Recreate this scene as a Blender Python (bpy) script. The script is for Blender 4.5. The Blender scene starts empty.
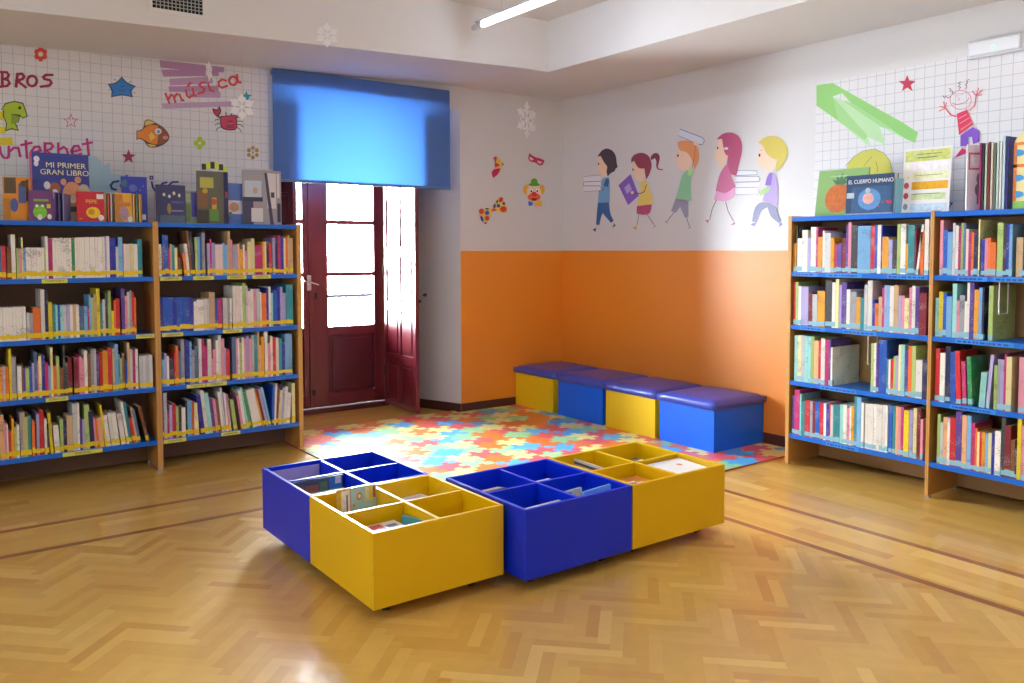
import bpy, bmesh, math, random
from math import sin, cos, pi, radians
from mathutils import Vector, Matrix
EXPOSURE = -0.16
TUBE_E = 43
SKY_E = 155
BLIND_T = .12
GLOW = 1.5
TINT = .22
YSTOP1 = -3.3172
YSTOP2 = -4.0534
BOOKS = {
'La1':'-4582,10.9,194,s;-4570,19.2,194,R;-4545,21.9,184,H;-4522,20.7,260,W;-4497,12,181,e;-4484,14.2,178,P;-4469,5.9,243,y;-4462,11.7,178,b;-4449,12.7,184,W;-4436,12.7,184,W;-4422,12.7,184,W;-4409,12.8,184,W;-4395,12.8,184,W;-4382,12.9,184,W;-4368,12.9,184,W;-4354,7.5,184,e;-4346,12,251,W;-4333,22.3,238,M;-4310,15,241,W;-4294,13.2,241,W;-4280,13.2,241,W;-4266,13.3,243,W;-4252,13.3,241,W;-4238,13.4,241,W;-4224,14.4,242,W;-4209,17.3,239,E;-4191,11.6,244,W;-4178,11.3,245,W;-4166,12.6,245,W;-4153,13.6,246,W;-4138,13.7,246,W;-4124,13.7,248,W;-4109,13.8,246,W;-4095,13.8,248,W;-4080,13.9,248,W;-4065,13.9,248,W;-4051,12.5,248,W;-4037,10.6,248,W;-4026,9.1,246,u;-4016,16.6,254,W;-3999,34.2,243,C;-3964,14.3,189,G;-3949,24.5,249,b;-3920,16.3,208,p;-3903,19.4,206,W;-3883,20.7,208,y;-3861,22.9,206,W;-3837,24.9,236,T',
'La2':'-4593,16.6,198,W;-4575,15.4,197,W;-4559,15.5,198,W;-4543,16,197,W;-4526,16,198,W;-4509,15.7,198,W;-4493,15.7,197,W;-4476,17.1,198,W;-4456,15.8,160,G;-4439,15.9,160,L;-4422,38.7,191,O;-4381,20.6,297,W;-4359,15.2,289,N;-4342,20.8,220,Y;-4318,14,204,T;-4304,10.9,203,t;-4292,11.8,203,B;-4279,17,199,t;-4262,15.7,199,G;-4245,15.8,198,u;-4228,15.8,199,W;-4212,15.9,199,h;-4195,17.4,199,W;-4177,26.3,187,s;-4150,18.6,189,b;-4130,8.9,175,M;-4121,9.9,255,b;-4110,12.9,238,e;-4096,14.9,259,h;-4080,18.7,294,Y;-4059,10.9,204,T;-4047,15.1,225,G;-4031,13.9,263,D;-4016,17.5,278,e;-3997,13.2,153,Y;-3983,10.3,218,O;-3972,21.9,228,R;-3940,20.3,290,U;-3919,12.8,243,P;-3905,11.8,267,G;-3892,12,275,L;-3879,12.9,263,R;-3865,10.6,230,O',
'La3':'-4602,11.8,201,A;-4589,5.7,198,P;-4583,11.1,200,G;-4571,14.9,199,O;-4553,12.9,303,Y;-4540,23.1,254,L;-4512,21.8,199,W;-4489,5.5,215,H;-4483,12.4,183,U;-4470,18.8,182,e;-4449,13.3,186,B;-4435,10.5,210,u;-4424,15,274,s;-4408,6.6,219,P;-4401,14.1,250,y;-4386,15.7,251,C;-4369,17,207,M;-4351,12.1,186,b;-4338,11.6,296,y;-4326,16.9,186,O;-4308,15.2,240,e;-4292,18.4,169,H;-4272,10.2,303,D;-4261,13.3,199,D;-4246,20.6,226,r;-4214,23.4,223,r;-4190,4.5,241,M;-4184,13.6,229,P;-4170,12.3,216,P;-4157,17.6,264,W;-4136,14.3,245,H;-4121,16.7,268,L;-4104,13.6,269,G;-4089,12.3,236,U;-4074,19.3,247,R;-4054,28.3,256,A;-4025,20.9,269,R;-4000,13.6,265,h;-3985,18.4,291,b;-3966,10.2,227,T;-3955,10.2,202,e;-3944,14.1,231,H;-3926,11.6,185,B;-3913,14.2,295,h;-3898,15.1,255,G;-3882,14.9,247,M;-3866,14.9,252,W;-3845,19.8,207,G;-3824,19.1,207,G;-3804,19.1,208,G;-3784,19.2,209,G',
'La4':'-4608,20.5,263,o;-4587,11.3,216,P;-4574,6.4,208,W;-4567,10,165,R;-4556,8,161,O;-4548,10.6,235,A;-4536,10.4,182,e;-4524,13.6,196,W;-4506,12.1,266,L;-4493,11.8,268,h;-4481,14,239,e;-4466,15.9,243,T;-4446,14.9,210,O;-4430,6.7,193,r;-4422,15.2,247,u;-4405,21.5,266,R;-4381,12.4,215,W;-4368,9.5,186,K;-4351,16.3,248,Y,3;-4328,28.5,167,W,3;-4299,18.2,201,e;-4278,15.5,193,N;-4261,30.6,215,h;-4229,25.2,287,G;-4203,11.3,289,W;-4188,10.7,187,U;-4177,12.2,185,u;-4164,26.2,274,e;-4136,25.8,230,N,2;-4108,9.8,196,P,3;-4097,11.3,182,O,3;-4083,26.7,186,o,4;-4051,9.9,263,Y,6;-4040,20.5,197,W,6;-4015,18.8,207,W,6;-3995,27.6,204,W,6;-3959,26.8,197,W,7;-3927,13.2,272,W,7;-3913,17.2,263,T,7;-3891,16.9,160,R,8;-3873,12.1,230,h,8;-3860,15.2,218,s,9;-3811,17.2,232,H,12',
'Lb1':'-3716,20.2,206,W;-3695,6.7,183,H;-3688,13.1,264,B;-3674,19.1,262,B;-3654,8.9,183,M;-3644,11.6,206,h;-3632,16.5,203,T;-3615,16.6,183,y;-3596,14.2,121,H;-3580,8.8,104,D;-3555,17.6,146,O,5;-3537,18.2,209,W,5;-3514,11.1,295,H,5;-3502,13.4,286,N,4;-3487,15.6,252,e;-3470,13.2,255,b;-3456,11,255,B;-3443,20.3,281,L;-3409,17,212,u;-3391,10.6,238,M;-3380,22.1,215,u;-3357,28,204,p;-3328,19.4,204,p;-3308,13.7,215,b;-3293,18.4,204,b;-3274,15.8,295,h;-3257,13.9,236,P;-3241,18.8,204,L;-3222,11,204,u;-3210,15.2,210,o;-3193,19.6,174,A;-3172,11.1,207,W;-3160,17.2,166,P;-3141,22.9,225,y;-3117,24.6,246,y;-3091,51.8,198,M;-3038,14.6,225,A;-3023,11.5,225,y;-3011,17.7,229,N;-2992,19,217,R;-2968,18.7,253,u;-2949,18,256,N;-2930,18,268,M;-2911,22.5,256,C;-2888,13.8,250,y;-2873,15.1,257,O;-2857,11.9,269,h;-2844,22.9,251,h',
'Lb2':'-3715,20.3,225,C;-3693,19.6,225,B;-3673,19.7,226,B;-3653,19.8,225,B;-3632,19.9,224,C;-3611,20,223,B;-3591,20.1,224,B;-3570,20.2,223,B;-3549,20.2,222,B;-3528,21.5,220,C;-3503,20.7,192,W;-3482,20.6,203,W;-3461,21.8,202,W;-3438,21.9,207,W;-3415,10.6,209,G;-3404,37.8,249,h;-3365,17.3,207,B;-3347,27,206,M;-3314,31.5,208,G;-3280,12.9,204,L;-3267,12.1,206,W;-3248,17.1,288,W;-3230,15.8,288,p;-3214,15.8,287,W;-3197,15.3,287,W;-3181,20.2,304,e;-3159,13.8,286,G;-3145,17.3,250,p;-3127,20.4,261,W;-3106,17.4,261,P;-3087,23.6,263,G;-3062,11,241,W;-3051,33.1,232,O;-3016,14.2,267,C;-3001,14.7,276,W;-2986,14.8,233,t;-2970,30.1,250,B;-2938,17.6,274,C;-2919,17.7,273,u;-2901,22.7,230,u;-2876,25.5,287,T;-2850,22.9,287,T',
'Lb3':'-3723,14.9,290,T;-3707,12.5,172,b;-3694,14.8,212,u;-3678,13.4,193,W;-3664,27.3,171,D;-3633,9.6,208,R;-3623,17.5,257,O;-3604,14.5,223,s;-3589,20.9,296,L;-3564,27.6,291,C;-3535,13.8,278,b;-3520,15.4,223,L;-3504,23.2,245,s;-3478,19.9,292,W;-3457,16.8,290,M;-3440,18.6,241,M;-3420,25.4,285,W;-3394,7.5,153,P;-3386,18.9,216,P;-3365,15,275,W;-3350,19,308,W;-3330,20.3,285,P;-3309,9.5,220,u;-3298,23.1,210,R;-3259,25.7,287,s;-3232,11.7,279,P;-3220,12.1,281,W;-3207,14.8,250,e;-3191,14.1,283,W;-3176,14.1,276,P;-3161,17.9,290,u;-3142,16.7,273,P;-3124,15.7,294,G;-3108,21.3,293,T;-3085,13.9,326,h;-3071,10.6,222,o;-3059,20.4,280,A;-3034,21.2,313,W;-3012,18,233,P;-2993,14.9,280,W;-2977,21.4,269,R;-2954,18.7,267,W;-2934,21.6,260,T;-2911,21,233,C;-2889,50.3,288,b',
'Lb4':'-3728,10,296,u;-3717,11.4,298,U;-3704,20.7,299,G;-3682,12.1,179,M;-3669,17.8,216,u;-3650,21.5,223,R;-3628,15.3,203,e;-3611,15.4,198,D;-3593,23.5,192,W;-3569,10.7,232,K;-3557,27.7,233,b;-3528,13.9,227,O;-3511,28,213,y,3;-3471,24.7,263,C,6;-3444,22.5,291,W,6;-3420,26.1,273,t,6;-3392,14.3,243,U,6;-3375,18,229,P,5;-3356,12.6,227,H,5;-3337,16.3,271,W,5;-3320,13.3,297,G,5;-3305,14.6,259,W,4;-3289,13.4,251,P,4;-3275,4,248,W,5;-3255,24.6,208,e,7;-3202,13,234,P,8;-3187,18.7,269,W,8;-3165,14.4,286,t,9;-3148,16.3,253,E,9;-3124,60.2,267,W,10;-3060,11.5,269,A,12;-3045,13.5,265,r,12;-3029,12.9,266,u,12;-3013,18.1,274,b,12;-2991,14.3,278,B,-2;-2976,12.2,290,W,-3;-2963,13.5,266,r,-3;-2948,20.3,239,y,-4;-2927,15.6,253,u,-4;-2910,21.8,260,W,-4;-2887,23.9,216,W,-4;-2845,23.4,280,y',
'Rc1':'-2786,22.9,187,A;-2809,5.6,297,K;-2816,33.2,217,W;-2850,40.6,269,W;-2892,19.4,220,u;-2913,37.1,288,W;-2951,14.2,285,M;-2966,31.7,224,A;-2999,12.6,263,W;-3013,41.3,248,G;-3055,23.7,217,A;-3082,13.1,182,R;-3096,14.9,176,U;-3111,20,182,U;-3135,23.2,216,r;-3159,14.1,292,U;-3174,19.6,309,P;-3195,39.7,290,D;-3237,82.7,286,b;-3322,24.3,285,R;-3347,15.7,290,B;-3364,21.5,289,W;-3387,7.1,286,C;-3395,31.1,219,A;-3427,8.2,213,h;-3436,21,201,u;-3459,24.4,198,D;-3485,19.6,292,e;-3506,30.8,291,W;-3539,11.3,178,A;-3551,37,284,T;-3590,8.9,270,r;-3599,12.5,286,W,-6;-3623,19.8,243,O;-3647,24,314,W',
'Rc2':'-2792,15.8,276,R;-2809,18.6,279,e;-2829,19.2,252,W;-2850,51.9,250,u;-2905,25.6,212,r;-2932,34.3,204,G;-2968,53.5,227,A;-3026,44,295,D;-3071,22.4,284,W;-3095,22.3,305,y;-3121,15,268,u;-3137,32.3,286,U;-3170,24.3,243,W;-3196,39.2,230,L;-3236,26.3,200,A;-3263,22.6,197,T;-3287,18.5,275,G;-3308,30,302,W;-3340,15.8,189,C;-3357,20.5,167,O;-3379,21.5,208,h;-3401,11.3,259,M;-3414,14.2,277,u;-3429,17.5,277,b;-3448,24.6,275,W;-3473,27.8,279,h;-3502,16.1,219,u;-3520,17.2,219,P;-3538,13.6,206,y;-3552,11.7,207,y;-3565,15.8,268,P;-3582,19,279,W;-3602,21.1,272,U;-3625,41.2,241,r',
'Rc3':'-2806,25.1,297,t;-2831,24.1,299,y;-2856,23.9,301,G;-2881,25.8,300,t;-2908,18.7,299,t;-2927,22.7,300,e;-2951,30.2,275,o;-2984,15,277,R;-3000,27.6,294,W;-3029,26,288,M;-3056,12,289,U;-3069,11.9,243,W;-3338,17.1,292,e;-3356,14.4,294,W;-3371,16.1,292,U;-3390,46,318,B;-3437,10.6,208,T;-3449,11.2,206,W;-3462,17.6,208,R;-3480,14,229,e;-3495,12.8,234,u;-3509,14.2,299,y;-3524,22.4,301,t;-3550,17.1,275,U;-3568,21.5,297,O;-3590,21.3,299,e;-3613,36.7,222,W;-3651,24.7,228,N',
'Rc4':'-2795,17.1,255,U;-2813,35.5,292,M;-2852,10,269,t;-2863,25.1,225,T;-2890,34.7,236,R;-2928,18,234,L;-2947,18.6,230,r;-2967,29.6,237,B;-2999,25.6,235,R;-3026,17.4,238,W;-3044,19.4,231,C;-3065,10,237,R;-3075,16.4,232,G;-3093,11.4,231,T;-3106,29.7,238,T;-3139,22.5,245,t;-3162,24.3,246,W;-3188,16.6,230,P;-3205,11.6,242,W;-3217,17,247,A;-3236,16.4,310,T;-3253,26.4,307,b;-3281,18.1,277,W;-3307,17.3,275,W;-3325,17.7,276,W;-3343,17.6,277,W;-3362,17.5,279,W;-3380,17.4,280,W;-3398,17.3,280,W;-3417,17.2,282,W;-3435,15.8,283,W;-3457,21.6,285,B;-3481,16.4,285,T;-3499,15,288,o;-3515,16.2,284,P;-3532,13.6,284,M;-3548,30.7,272,Y;-3582,20.7,277,u;-3605,20.6,292,y;-3628,19.2,290,r;-3648,14.3,233,P',
'Rd1':'-3734,18,306,P;-3754,21.7,251,B;-3776,25.8,240,b;-3803,14.4,288,G;-3819,15.4,274,W;-3835,12.7,263,M;-3849,11.8,287,e;-3861,12.5,286,s;-3875,13.5,254,p;-3889,14.5,230,M;-3905,11.3,237,O;-3917,20.5,240,N;-3940,7.6,303,y;-3956,17.2,197,C;-3974,16.1,202,P;-3991,13,205,O;-4005,25.8,181,O;-4036,28.9,284,e;-4066,14.1,276,D;-4082,13.5,278,C;-4096,14.4,275,b;-4131,15.6,205,h;-4147,15.5,205,h;-4164,8.6,200,N',
'Rd2':'-3718,16.6,216,t;-3736,23,252,Y;-3760,17.4,245,B;-3778,30.2,227,b;-3811,22.4,299,t;-3834,13.8,207,P;-3849,27.4,238,L;-3877,10.5,204,W;-3889,13.5,306,W;-3903,22.7,307,U;-3927,22.5,270,A;-3951,16.3,282,b;-3968,9.3,282,N;-4002,22,294,e',
'Rd3':'-3725,23.5,297,R;-3751,28.2,275,W;-3782,25.5,315,N;-3813,28.8,287,B,2;-3845,26.1,294,R,3;-3879,21.1,239,M,3;-3908,22.1,269,E,3;-3963,30.7,192,t,-3;-3999,16.9,290,u,-4;-4039,15.5,238,e;-4056,13.2,272,L;-4070,17.5,271,u;-4089,9.8,302,M;-4099,26.5,289,y;-4161,29.6,293,P',
'Rd4':'-3745,16.5,279,e;-3762,14.9,236,G;-3778,21.3,268,o;-3800,14.1,265,W;-3815,30.7,272,R;-3847,30.5,310,U;-3880,24.5,295,o;-3907,21.2,296,b;-3929,18.6,260,M;-3949,11.7,234,O;-3961,12.1,217,y;-3974,11.4,219,R;-3986,16.2,219,A;-4004,14.5,215,b;-4019,16,221,y;-4036,14.3,221,C;-4052,29.5,238,W;-4085,17.6,314,D;-4103,26.7,275,r;-4132,19.5,204,H;-4153,8.6,164,N;-4162,19.1,321,Y;-4183,17.5,287,P',
}
DECALS = [
('wall_decal','wall sticker','wall sticker of a boy in blue with dark brown hair carrying stacked books','R',[('f2d3ba',0,[(-502,2210),(-504,2221),(-508,2230),(-517,2238),(-538,2250),(-564,2210),(-578,2190),(-589,2178),(-600,2168),(-612,2161),(-620,2152),(-625,2140),(-627,2126),(-625,2109),(-623,2095),(-620,2083),(-614,2072),(-602,2056),(-567,2065),(-550,2072),(-541,2078),(-535,2086),(-533,2096),(-528,2104),(-521,2111),(-509,2117),(-484,2126),(-493,2156),(-498,2169),(-500,2178),(-501,2187),(-502,2198)]),('4a3a48',0,[(-492,2242),(-523,2270),(-541,2284),(-557,2292),(-574,2297),(-592,2301),(-610,2302),(-628,2300),(-645,2295),(-663,2289),(-679,2281),(-694,2271),(-706,2261),(-717,2249),(-726,2236),(-733,2221),(-737,2205),(-740,2187),(-742,2171),(-745,2158),(-749,2146),(-757,2128),(-740,2123),(-732,2119),(-727,2115),(-725,2110),(-724,2104),(-720,2099),(-714,2095),(-704,2092),(-692,2090),(-680,2087),(-668,2082),(-654,2074),(-629,2057),(-619,2083),(-615,2098),(-615,2109),(-618,2119),(-622,2129),(-622,2139),(-619,2149),(-612,2158),(-600,2166),(-589,2177),(-578,2189),(-564,2207),(-538,2244)]),('33262c',0,[(-520,2176),(-520,2173),(-518,2170),(-516,2168),(-514,2167),(-511,2167),(-508,2167),(-506,2169),(-503,2171),(-502,2174),(-502,2177),(-502,2180),(-503,2183),(-505,2185),(-508,2186),(-511,2186),(-514,2186),(-516,2184),(-518,2182),(-520,2179)]),('6fa4d2',0,[(-529,1986),(-536,2004),(-544,2018),(-553,2030),(-562,2039),(-573,2045),(-587,2049),(-607,2050),(-647,2049),(-654,2013),(-657,1987),(-659,1946),(-657,1827),(-503,1825),(-508,1885),(-512,1918),(-517,1942),(-522,1964)]),('2f5a94',0,[(-611,2043),(-652,2022),(-630,1963),(-576,1984)]),('2f5a94',8,[(-588,1977),(-570,1942),(-512,1935)]),('f2d3ba',8,[(-512,1935),(-453,1941)]),('2f5f9c',0,[(-503,1832),(-648,1830),(-656,1774),(-662,1745),(-669,1725),(-682,1703),(-708,1668),(-676,1649),(-609,1702),(-588,1719),(-578,1729),(-568,1739),(-553,1716),(-545,1701),(-539,1688),(-533,1669),(-523,1634),(-480,1640),(-491,1748)]),('3a3a5c',0,[(-436,1595),(-481,1612),(-473,1573)]),('3a3a5c',0,[(-694,1605),(-715,1643),(-736,1625)]),('e8c8b0',5,[(-499,1637),(-484,1606)]),('e8c8b0',5,[(-690,1656),(-712,1634)]),('e6e8f0',0,[(-315,2076),(-539,2076),(-549,1937),(-310,1942)]),('8a8496',4,[(-321,2078),(-539,2076)]),('6a6478',5,[(-539,2022),(-309,2030),(-306,1995),(-530,1981),(-545,1962),(-538,1941)]),('8a8496',4,[(-313,1942),(-538,1939)])]),
('wall_decal','wall sticker','wall sticker of a girl with a ponytail and yellow top reading a purple book','R',[('8a3a4c',0,[(-1148,2167),(-1147,2175),(-1150,2182),(-1156,2189),(-1166,2197),(-1176,2203),(-1187,2206),(-1198,2208),(-1210,2208),(-1221,2205),(-1230,2201),(-1238,2195),(-1245,2186),(-1250,2177),(-1252,2167),(-1251,2157),(-1247,2140),(-1240,2119),(-1234,2105),(-1233,2097),(-1234,2089),(-1238,2084),(-1243,2079),(-1250,2075),(-1259,2073),(-1271,2071),(-1294,2071),(-1288,2065),(-1282,2063),(-1274,2062),(-1263,2063),(-1249,2065),(-1238,2068),(-1229,2073),(-1222,2079),(-1217,2087),(-1214,2095),(-1212,2104),(-1212,2115),(-1214,2126),(-1213,2136),(-1212,2144),(-1207,2153),(-1197,2167),(-1157,2153)]),('f2d3ba',0,[(-938,2167),(-952,2165),(-961,2161),(-971,2152),(-982,2139),(-994,2122),(-1008,2109),(-1022,2100),(-1042,2094),(-1078,2091),(-1081,2042),(-1080,2019),(-1075,2006),(-1067,1997),(-1055,1992),(-1043,1989),(-1030,1989),(-1017,1992),(-1002,1997),(-989,2005),(-977,2014),(-965,2026),(-955,2040),(-946,2054),(-941,2069),(-937,2083),(-936,2105),(-936,2132)]),('8f3d50',0,[(-921,2174),(-923,2186),(-927,2194),(-934,2201),(-942,2208),(-953,2214),(-968,2219),(-985,2222),(-1006,2225),(-1026,2226),(-1046,2224),(-1067,2220),(-1087,2213),(-1104,2205),(-1118,2196),(-1129,2187),(-1137,2176),(-1144,2164),(-1151,2152),(-1156,2138),(-1160,2123),(-1161,2108),(-1159,2093),(-1154,2077),(-1146,2060),(-1138,2045),(-1130,2032),(-1119,2019),(-1100,1997),(-1086,2050),(-1078,2091),(-1037,2094),(-1015,2100),(-1000,2109),(-983,2127),(-955,2165),(-921,2151)]),('33262c',0,[(-952,2092),(-951,2089),(-950,2086),(-949,2083),(-946,2082),(-944,2082),(-941,2083),(-939,2084),(-937,2087),(-936,2090),(-935,2093),(-936,2096),(-937,2099),(-939,2101),(-941,2103),(-943,2103),(-946,2102),(-948,2101),(-950,2098),(-951,2095)]),('e6d06a',0,[(-1030,1985),(-1103,1991),(-1136,1920),(-1163,1867),(-1174,1841),(-1177,1823),(-1175,1809),(-1170,1798),(-1156,1789),(-1134,1784),(-1094,1781),(-1007,1782),(-1007,1811),(-1009,1827),(-1013,1840),(-1019,1851),(-1027,1863),(-1033,1878),(-1036,1896),(-1035,1925)]),('8460c0',0,[(-766,1972),(-914,2057),(-1015,1869),(-887,1795)]),('b8a4dc',0,[(-838,1944),(-898,1982),(-932,1926),(-873,1891)]),('6a4a50',8,[(-1103,1957),(-1080,1900),(-1031,1885),(-940,1897)]),('f2d3ba',0,[(-955,1898),(-954,1894),(-952,1891),(-948,1888),(-943,1886),(-937,1886),(-931,1887),(-926,1889),(-922,1892),(-919,1896),(-918,1900),(-919,1904),(-922,1908),(-926,1910),(-931,1912),(-937,1912),(-942,1911),(-947,1909),(-952,1906),(-954,1902)]),('b04a74',0,[(-994,1782),(-1166,1790),(-1159,1746),(-1151,1726),(-1140,1716),(-1125,1709),(-1106,1707),(-1086,1706),(-1066,1707),(-1039,1710),(-991,1718)]),('77707c',7,[(-1016,1706),(-995,1622)]),('77707c',7,[(-1119,1702),(-1189,1625)]),('dcb04a',0,[(-942,1600),(-992,1618),(-989,1581)]),('b4b4b8',0,[(-1175,1589),(-1202,1625),(-1218,1605)])]),
('wall_decal','wall sticker','wall sticker of an orange-haired boy in green with a book on his head','R',[('f2d3ba',0,[(-1444,2207),(-1550,2203),(-1575,2153),(-1584,2126),(-1585,2105),(-1582,2085),(-1573,2066),(-1564,2051),(-1553,2041),(-1541,2034),(-1528,2032),(-1514,2033),(-1501,2037),(-1486,2045),(-1472,2056),(-1460,2068),(-1450,2082),(-1441,2096),(-1435,2112),(-1432,2128),(-1431,2145),(-1434,2166)]),('e69a62',0,[(-1443,2274),(-1488,2278),(-1513,2278),(-1534,2276),(-1556,2272),(-1577,2266),(-1597,2258),(-1614,2248),(-1629,2237),(-1642,2224),(-1653,2209),(-1661,2190),(-1667,2168),(-1671,2144),(-1670,2121),(-1665,2100),(-1652,2077),(-1621,2039),(-1611,2081),(-1603,2103),(-1594,2121),(-1583,2139),(-1570,2157),(-1555,2171),(-1537,2183),(-1517,2191),(-1495,2195),(-1477,2203),(-1464,2215),(-1453,2234)]),('33262c',0,[(-1458,2163),(-1458,2160),(-1457,2157),(-1455,2154),(-1452,2153),(-1450,2153),(-1447,2154),(-1444,2155),(-1442,2158),(-1441,2161),(-1440,2164),(-1441,2168),(-1442,2171),(-1444,2173),(-1447,2174),(-1449,2174),(-1452,2174),(-1455,2172),(-1457,2169),(-1458,2166)]),('dde4f2',0,[(-1469,2371),(-1602,2318),(-1661,2294),(-1692,2280),(-1709,2270),(-1714,2264),(-1716,2258),(-1716,2251),(-1714,2245),(-1710,2238),(-1705,2233),(-1698,2229),(-1691,2228),(-1683,2228),(-1663,2235),(-1632,2246),(-1576,2270),(-1451,2323)]),('7a86a8',6,[(-1469,2371),(-1703,2279),(-1722,2255),(-1702,2226),(-1672,2229)]),('7a86a8',4,[(-1451,2323),(-1672,2229)]),('8cc69c',0,[(-1486,1985),(-1499,2008),(-1515,2025),(-1535,2036),(-1559,2041),(-1579,2043),(-1594,2044),(-1606,2041),(-1621,2033),(-1602,2005),(-1594,1981),(-1591,1951),(-1590,1902),(-1595,1798),(-1430,1826),(-1456,1890),(-1473,1941)]),('b86a44',6,[(-1631,2241),(-1625,2150),(-1595,2041)]),('f2d3ba',0,[(-1654,2241),(-1654,2236),(-1651,2231),(-1646,2227),(-1641,2225),(-1634,2225),(-1628,2227),(-1622,2230),(-1617,2234),(-1614,2240),(-1613,2246),(-1614,2251),(-1617,2256),(-1622,2259),(-1627,2261),(-1634,2262),(-1640,2260),(-1646,2257),(-1650,2252),(-1653,2247)]),('b0dc90',0,[(-1554,2023),(-1556,2032),(-1562,2039),(-1575,2045),(-1604,2054),(-1611,2042),(-1611,2034),(-1608,2026),(-1600,2014),(-1578,1990),(-1567,1994),(-1561,1999),(-1558,2005),(-1555,2013)]),('9c98b0',0,[(-1430,1826),(-1563,1793),(-1568,1673),(-1530,1668),(-1479,1756),(-1431,1709),(-1382,1727)]),('84848e',8,[(-1413,1712),(-1350,1653)]),('84848e',8,[(-1547,1667),(-1574,1603)]),('b0b4b8',0,[(-1309,1641),(-1353,1657),(-1346,1626)]),('b0b4b8',0,[(-1557,1574),(-1583,1606),(-1597,1586)])]),
('wall_decal','wall sticker','wall sticker of a girl with long crimson hair in a pink dress','R',[('f2d3ba',0,[(-1892,2250),(-1909,2196),(-1919,2171),(-1926,2156),(-1934,2145),(-1941,2138),(-1946,2132),(-1949,2124),(-1951,2116),(-1950,2108),(-1947,2099),(-1943,2091),(-1936,2083),(-1929,2075),(-1922,2066),(-1916,2057),(-1911,2043),(-1903,2018),(-1894,2032),(-1888,2040),(-1881,2049),(-1872,2059),(-1862,2070),(-1852,2082),(-1843,2094),(-1834,2107),(-1827,2121),(-1823,2134),(-1822,2146),(-1825,2158),(-1832,2169),(-1837,2181),(-1842,2192),(-1846,2205),(-1848,2218),(-1853,2228),(-1859,2236),(-1870,2242)]),('b44a74',0,[(-1841,2250),(-1865,2270),(-1881,2279),(-1895,2285),(-1912,2289),(-1930,2291),(-1948,2291),(-1966,2289),(-1984,2286),(-2002,2280),(-2018,2272),(-2033,2263),(-2046,2252),(-2057,2239),(-2066,2224),(-2073,2207),(-2078,2189),(-2080,2169),(-2080,2149),(-2077,2128),(-2072,2106),(-2061,2074),(-2048,2029),(-2033,1962),(-1993,1972),(-1973,1981),(-1962,1992),(-1953,2008),(-1947,2027),(-1944,2045),(-1943,2062),(-1945,2083),(-1952,2117),(-1936,2125),(-1928,2132),(-1922,2140),(-1917,2149),(-1912,2167),(-1904,2197),(-1892,2250)]),('33262c',0,[(-1859,2184),(-1859,2181),(-1858,2179),(-1856,2177),(-1854,2175),(-1852,2175),(-1850,2176),(-1848,2177),(-1846,2180),(-1845,2182),(-1844,2185),(-1845,2188),(-1846,2191),(-1847,2192),(-1849,2194),(-1852,2194),(-1854,2193),(-1856,2192),(-1858,2189),(-1859,2187)]),('f4e4ee',0,[(-1953,2171),(-1952,2168),(-1949,2165),(-1945,2164),(-1939,2163),(-1933,2163),(-1926,2164),(-1921,2166),(-1916,2169),(-1913,2172),(-1912,2175),(-1913,2178),(-1916,2181),(-1921,2183),(-1926,2184),(-1932,2184),(-1939,2182),(-1944,2180),(-1949,2178),(-1952,2174)]),('c4628e',0,[(-1882,1994),(-1892,2009),(-1903,2022),(-1918,2037),(-1946,2061),(-1974,1990),(-1993,1945),(-2023,1883),(-1973,1854),(-1945,1843),(-1922,1840),(-1893,1844),(-1838,1860),(-1850,1912),(-1858,1939),(-1865,1959),(-1873,1977)]),('e4a0cc',0,[(-1843,1862),(-1895,1844),(-1922,1840),(-1944,1842),(-1969,1852),(-2013,1878),(-2019,1843),(-2016,1824),(-2007,1811),(-1991,1799),(-1969,1788),(-1945,1781),(-1920,1779),(-1885,1782),(-1820,1796)]),('6a6a74',7,[(-1844,1789),(-1806,1727),(-1783,1645)]),('6a6a74',7,[(-1935,1771),(-1958,1703),(-2010,1627)]),('b08494',0,[(-1734,1641),(-1777,1645),(-1766,1616)]),('b08494',0,[(-1981,1593),(-2021,1623),(-2027,1603)])]),
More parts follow.
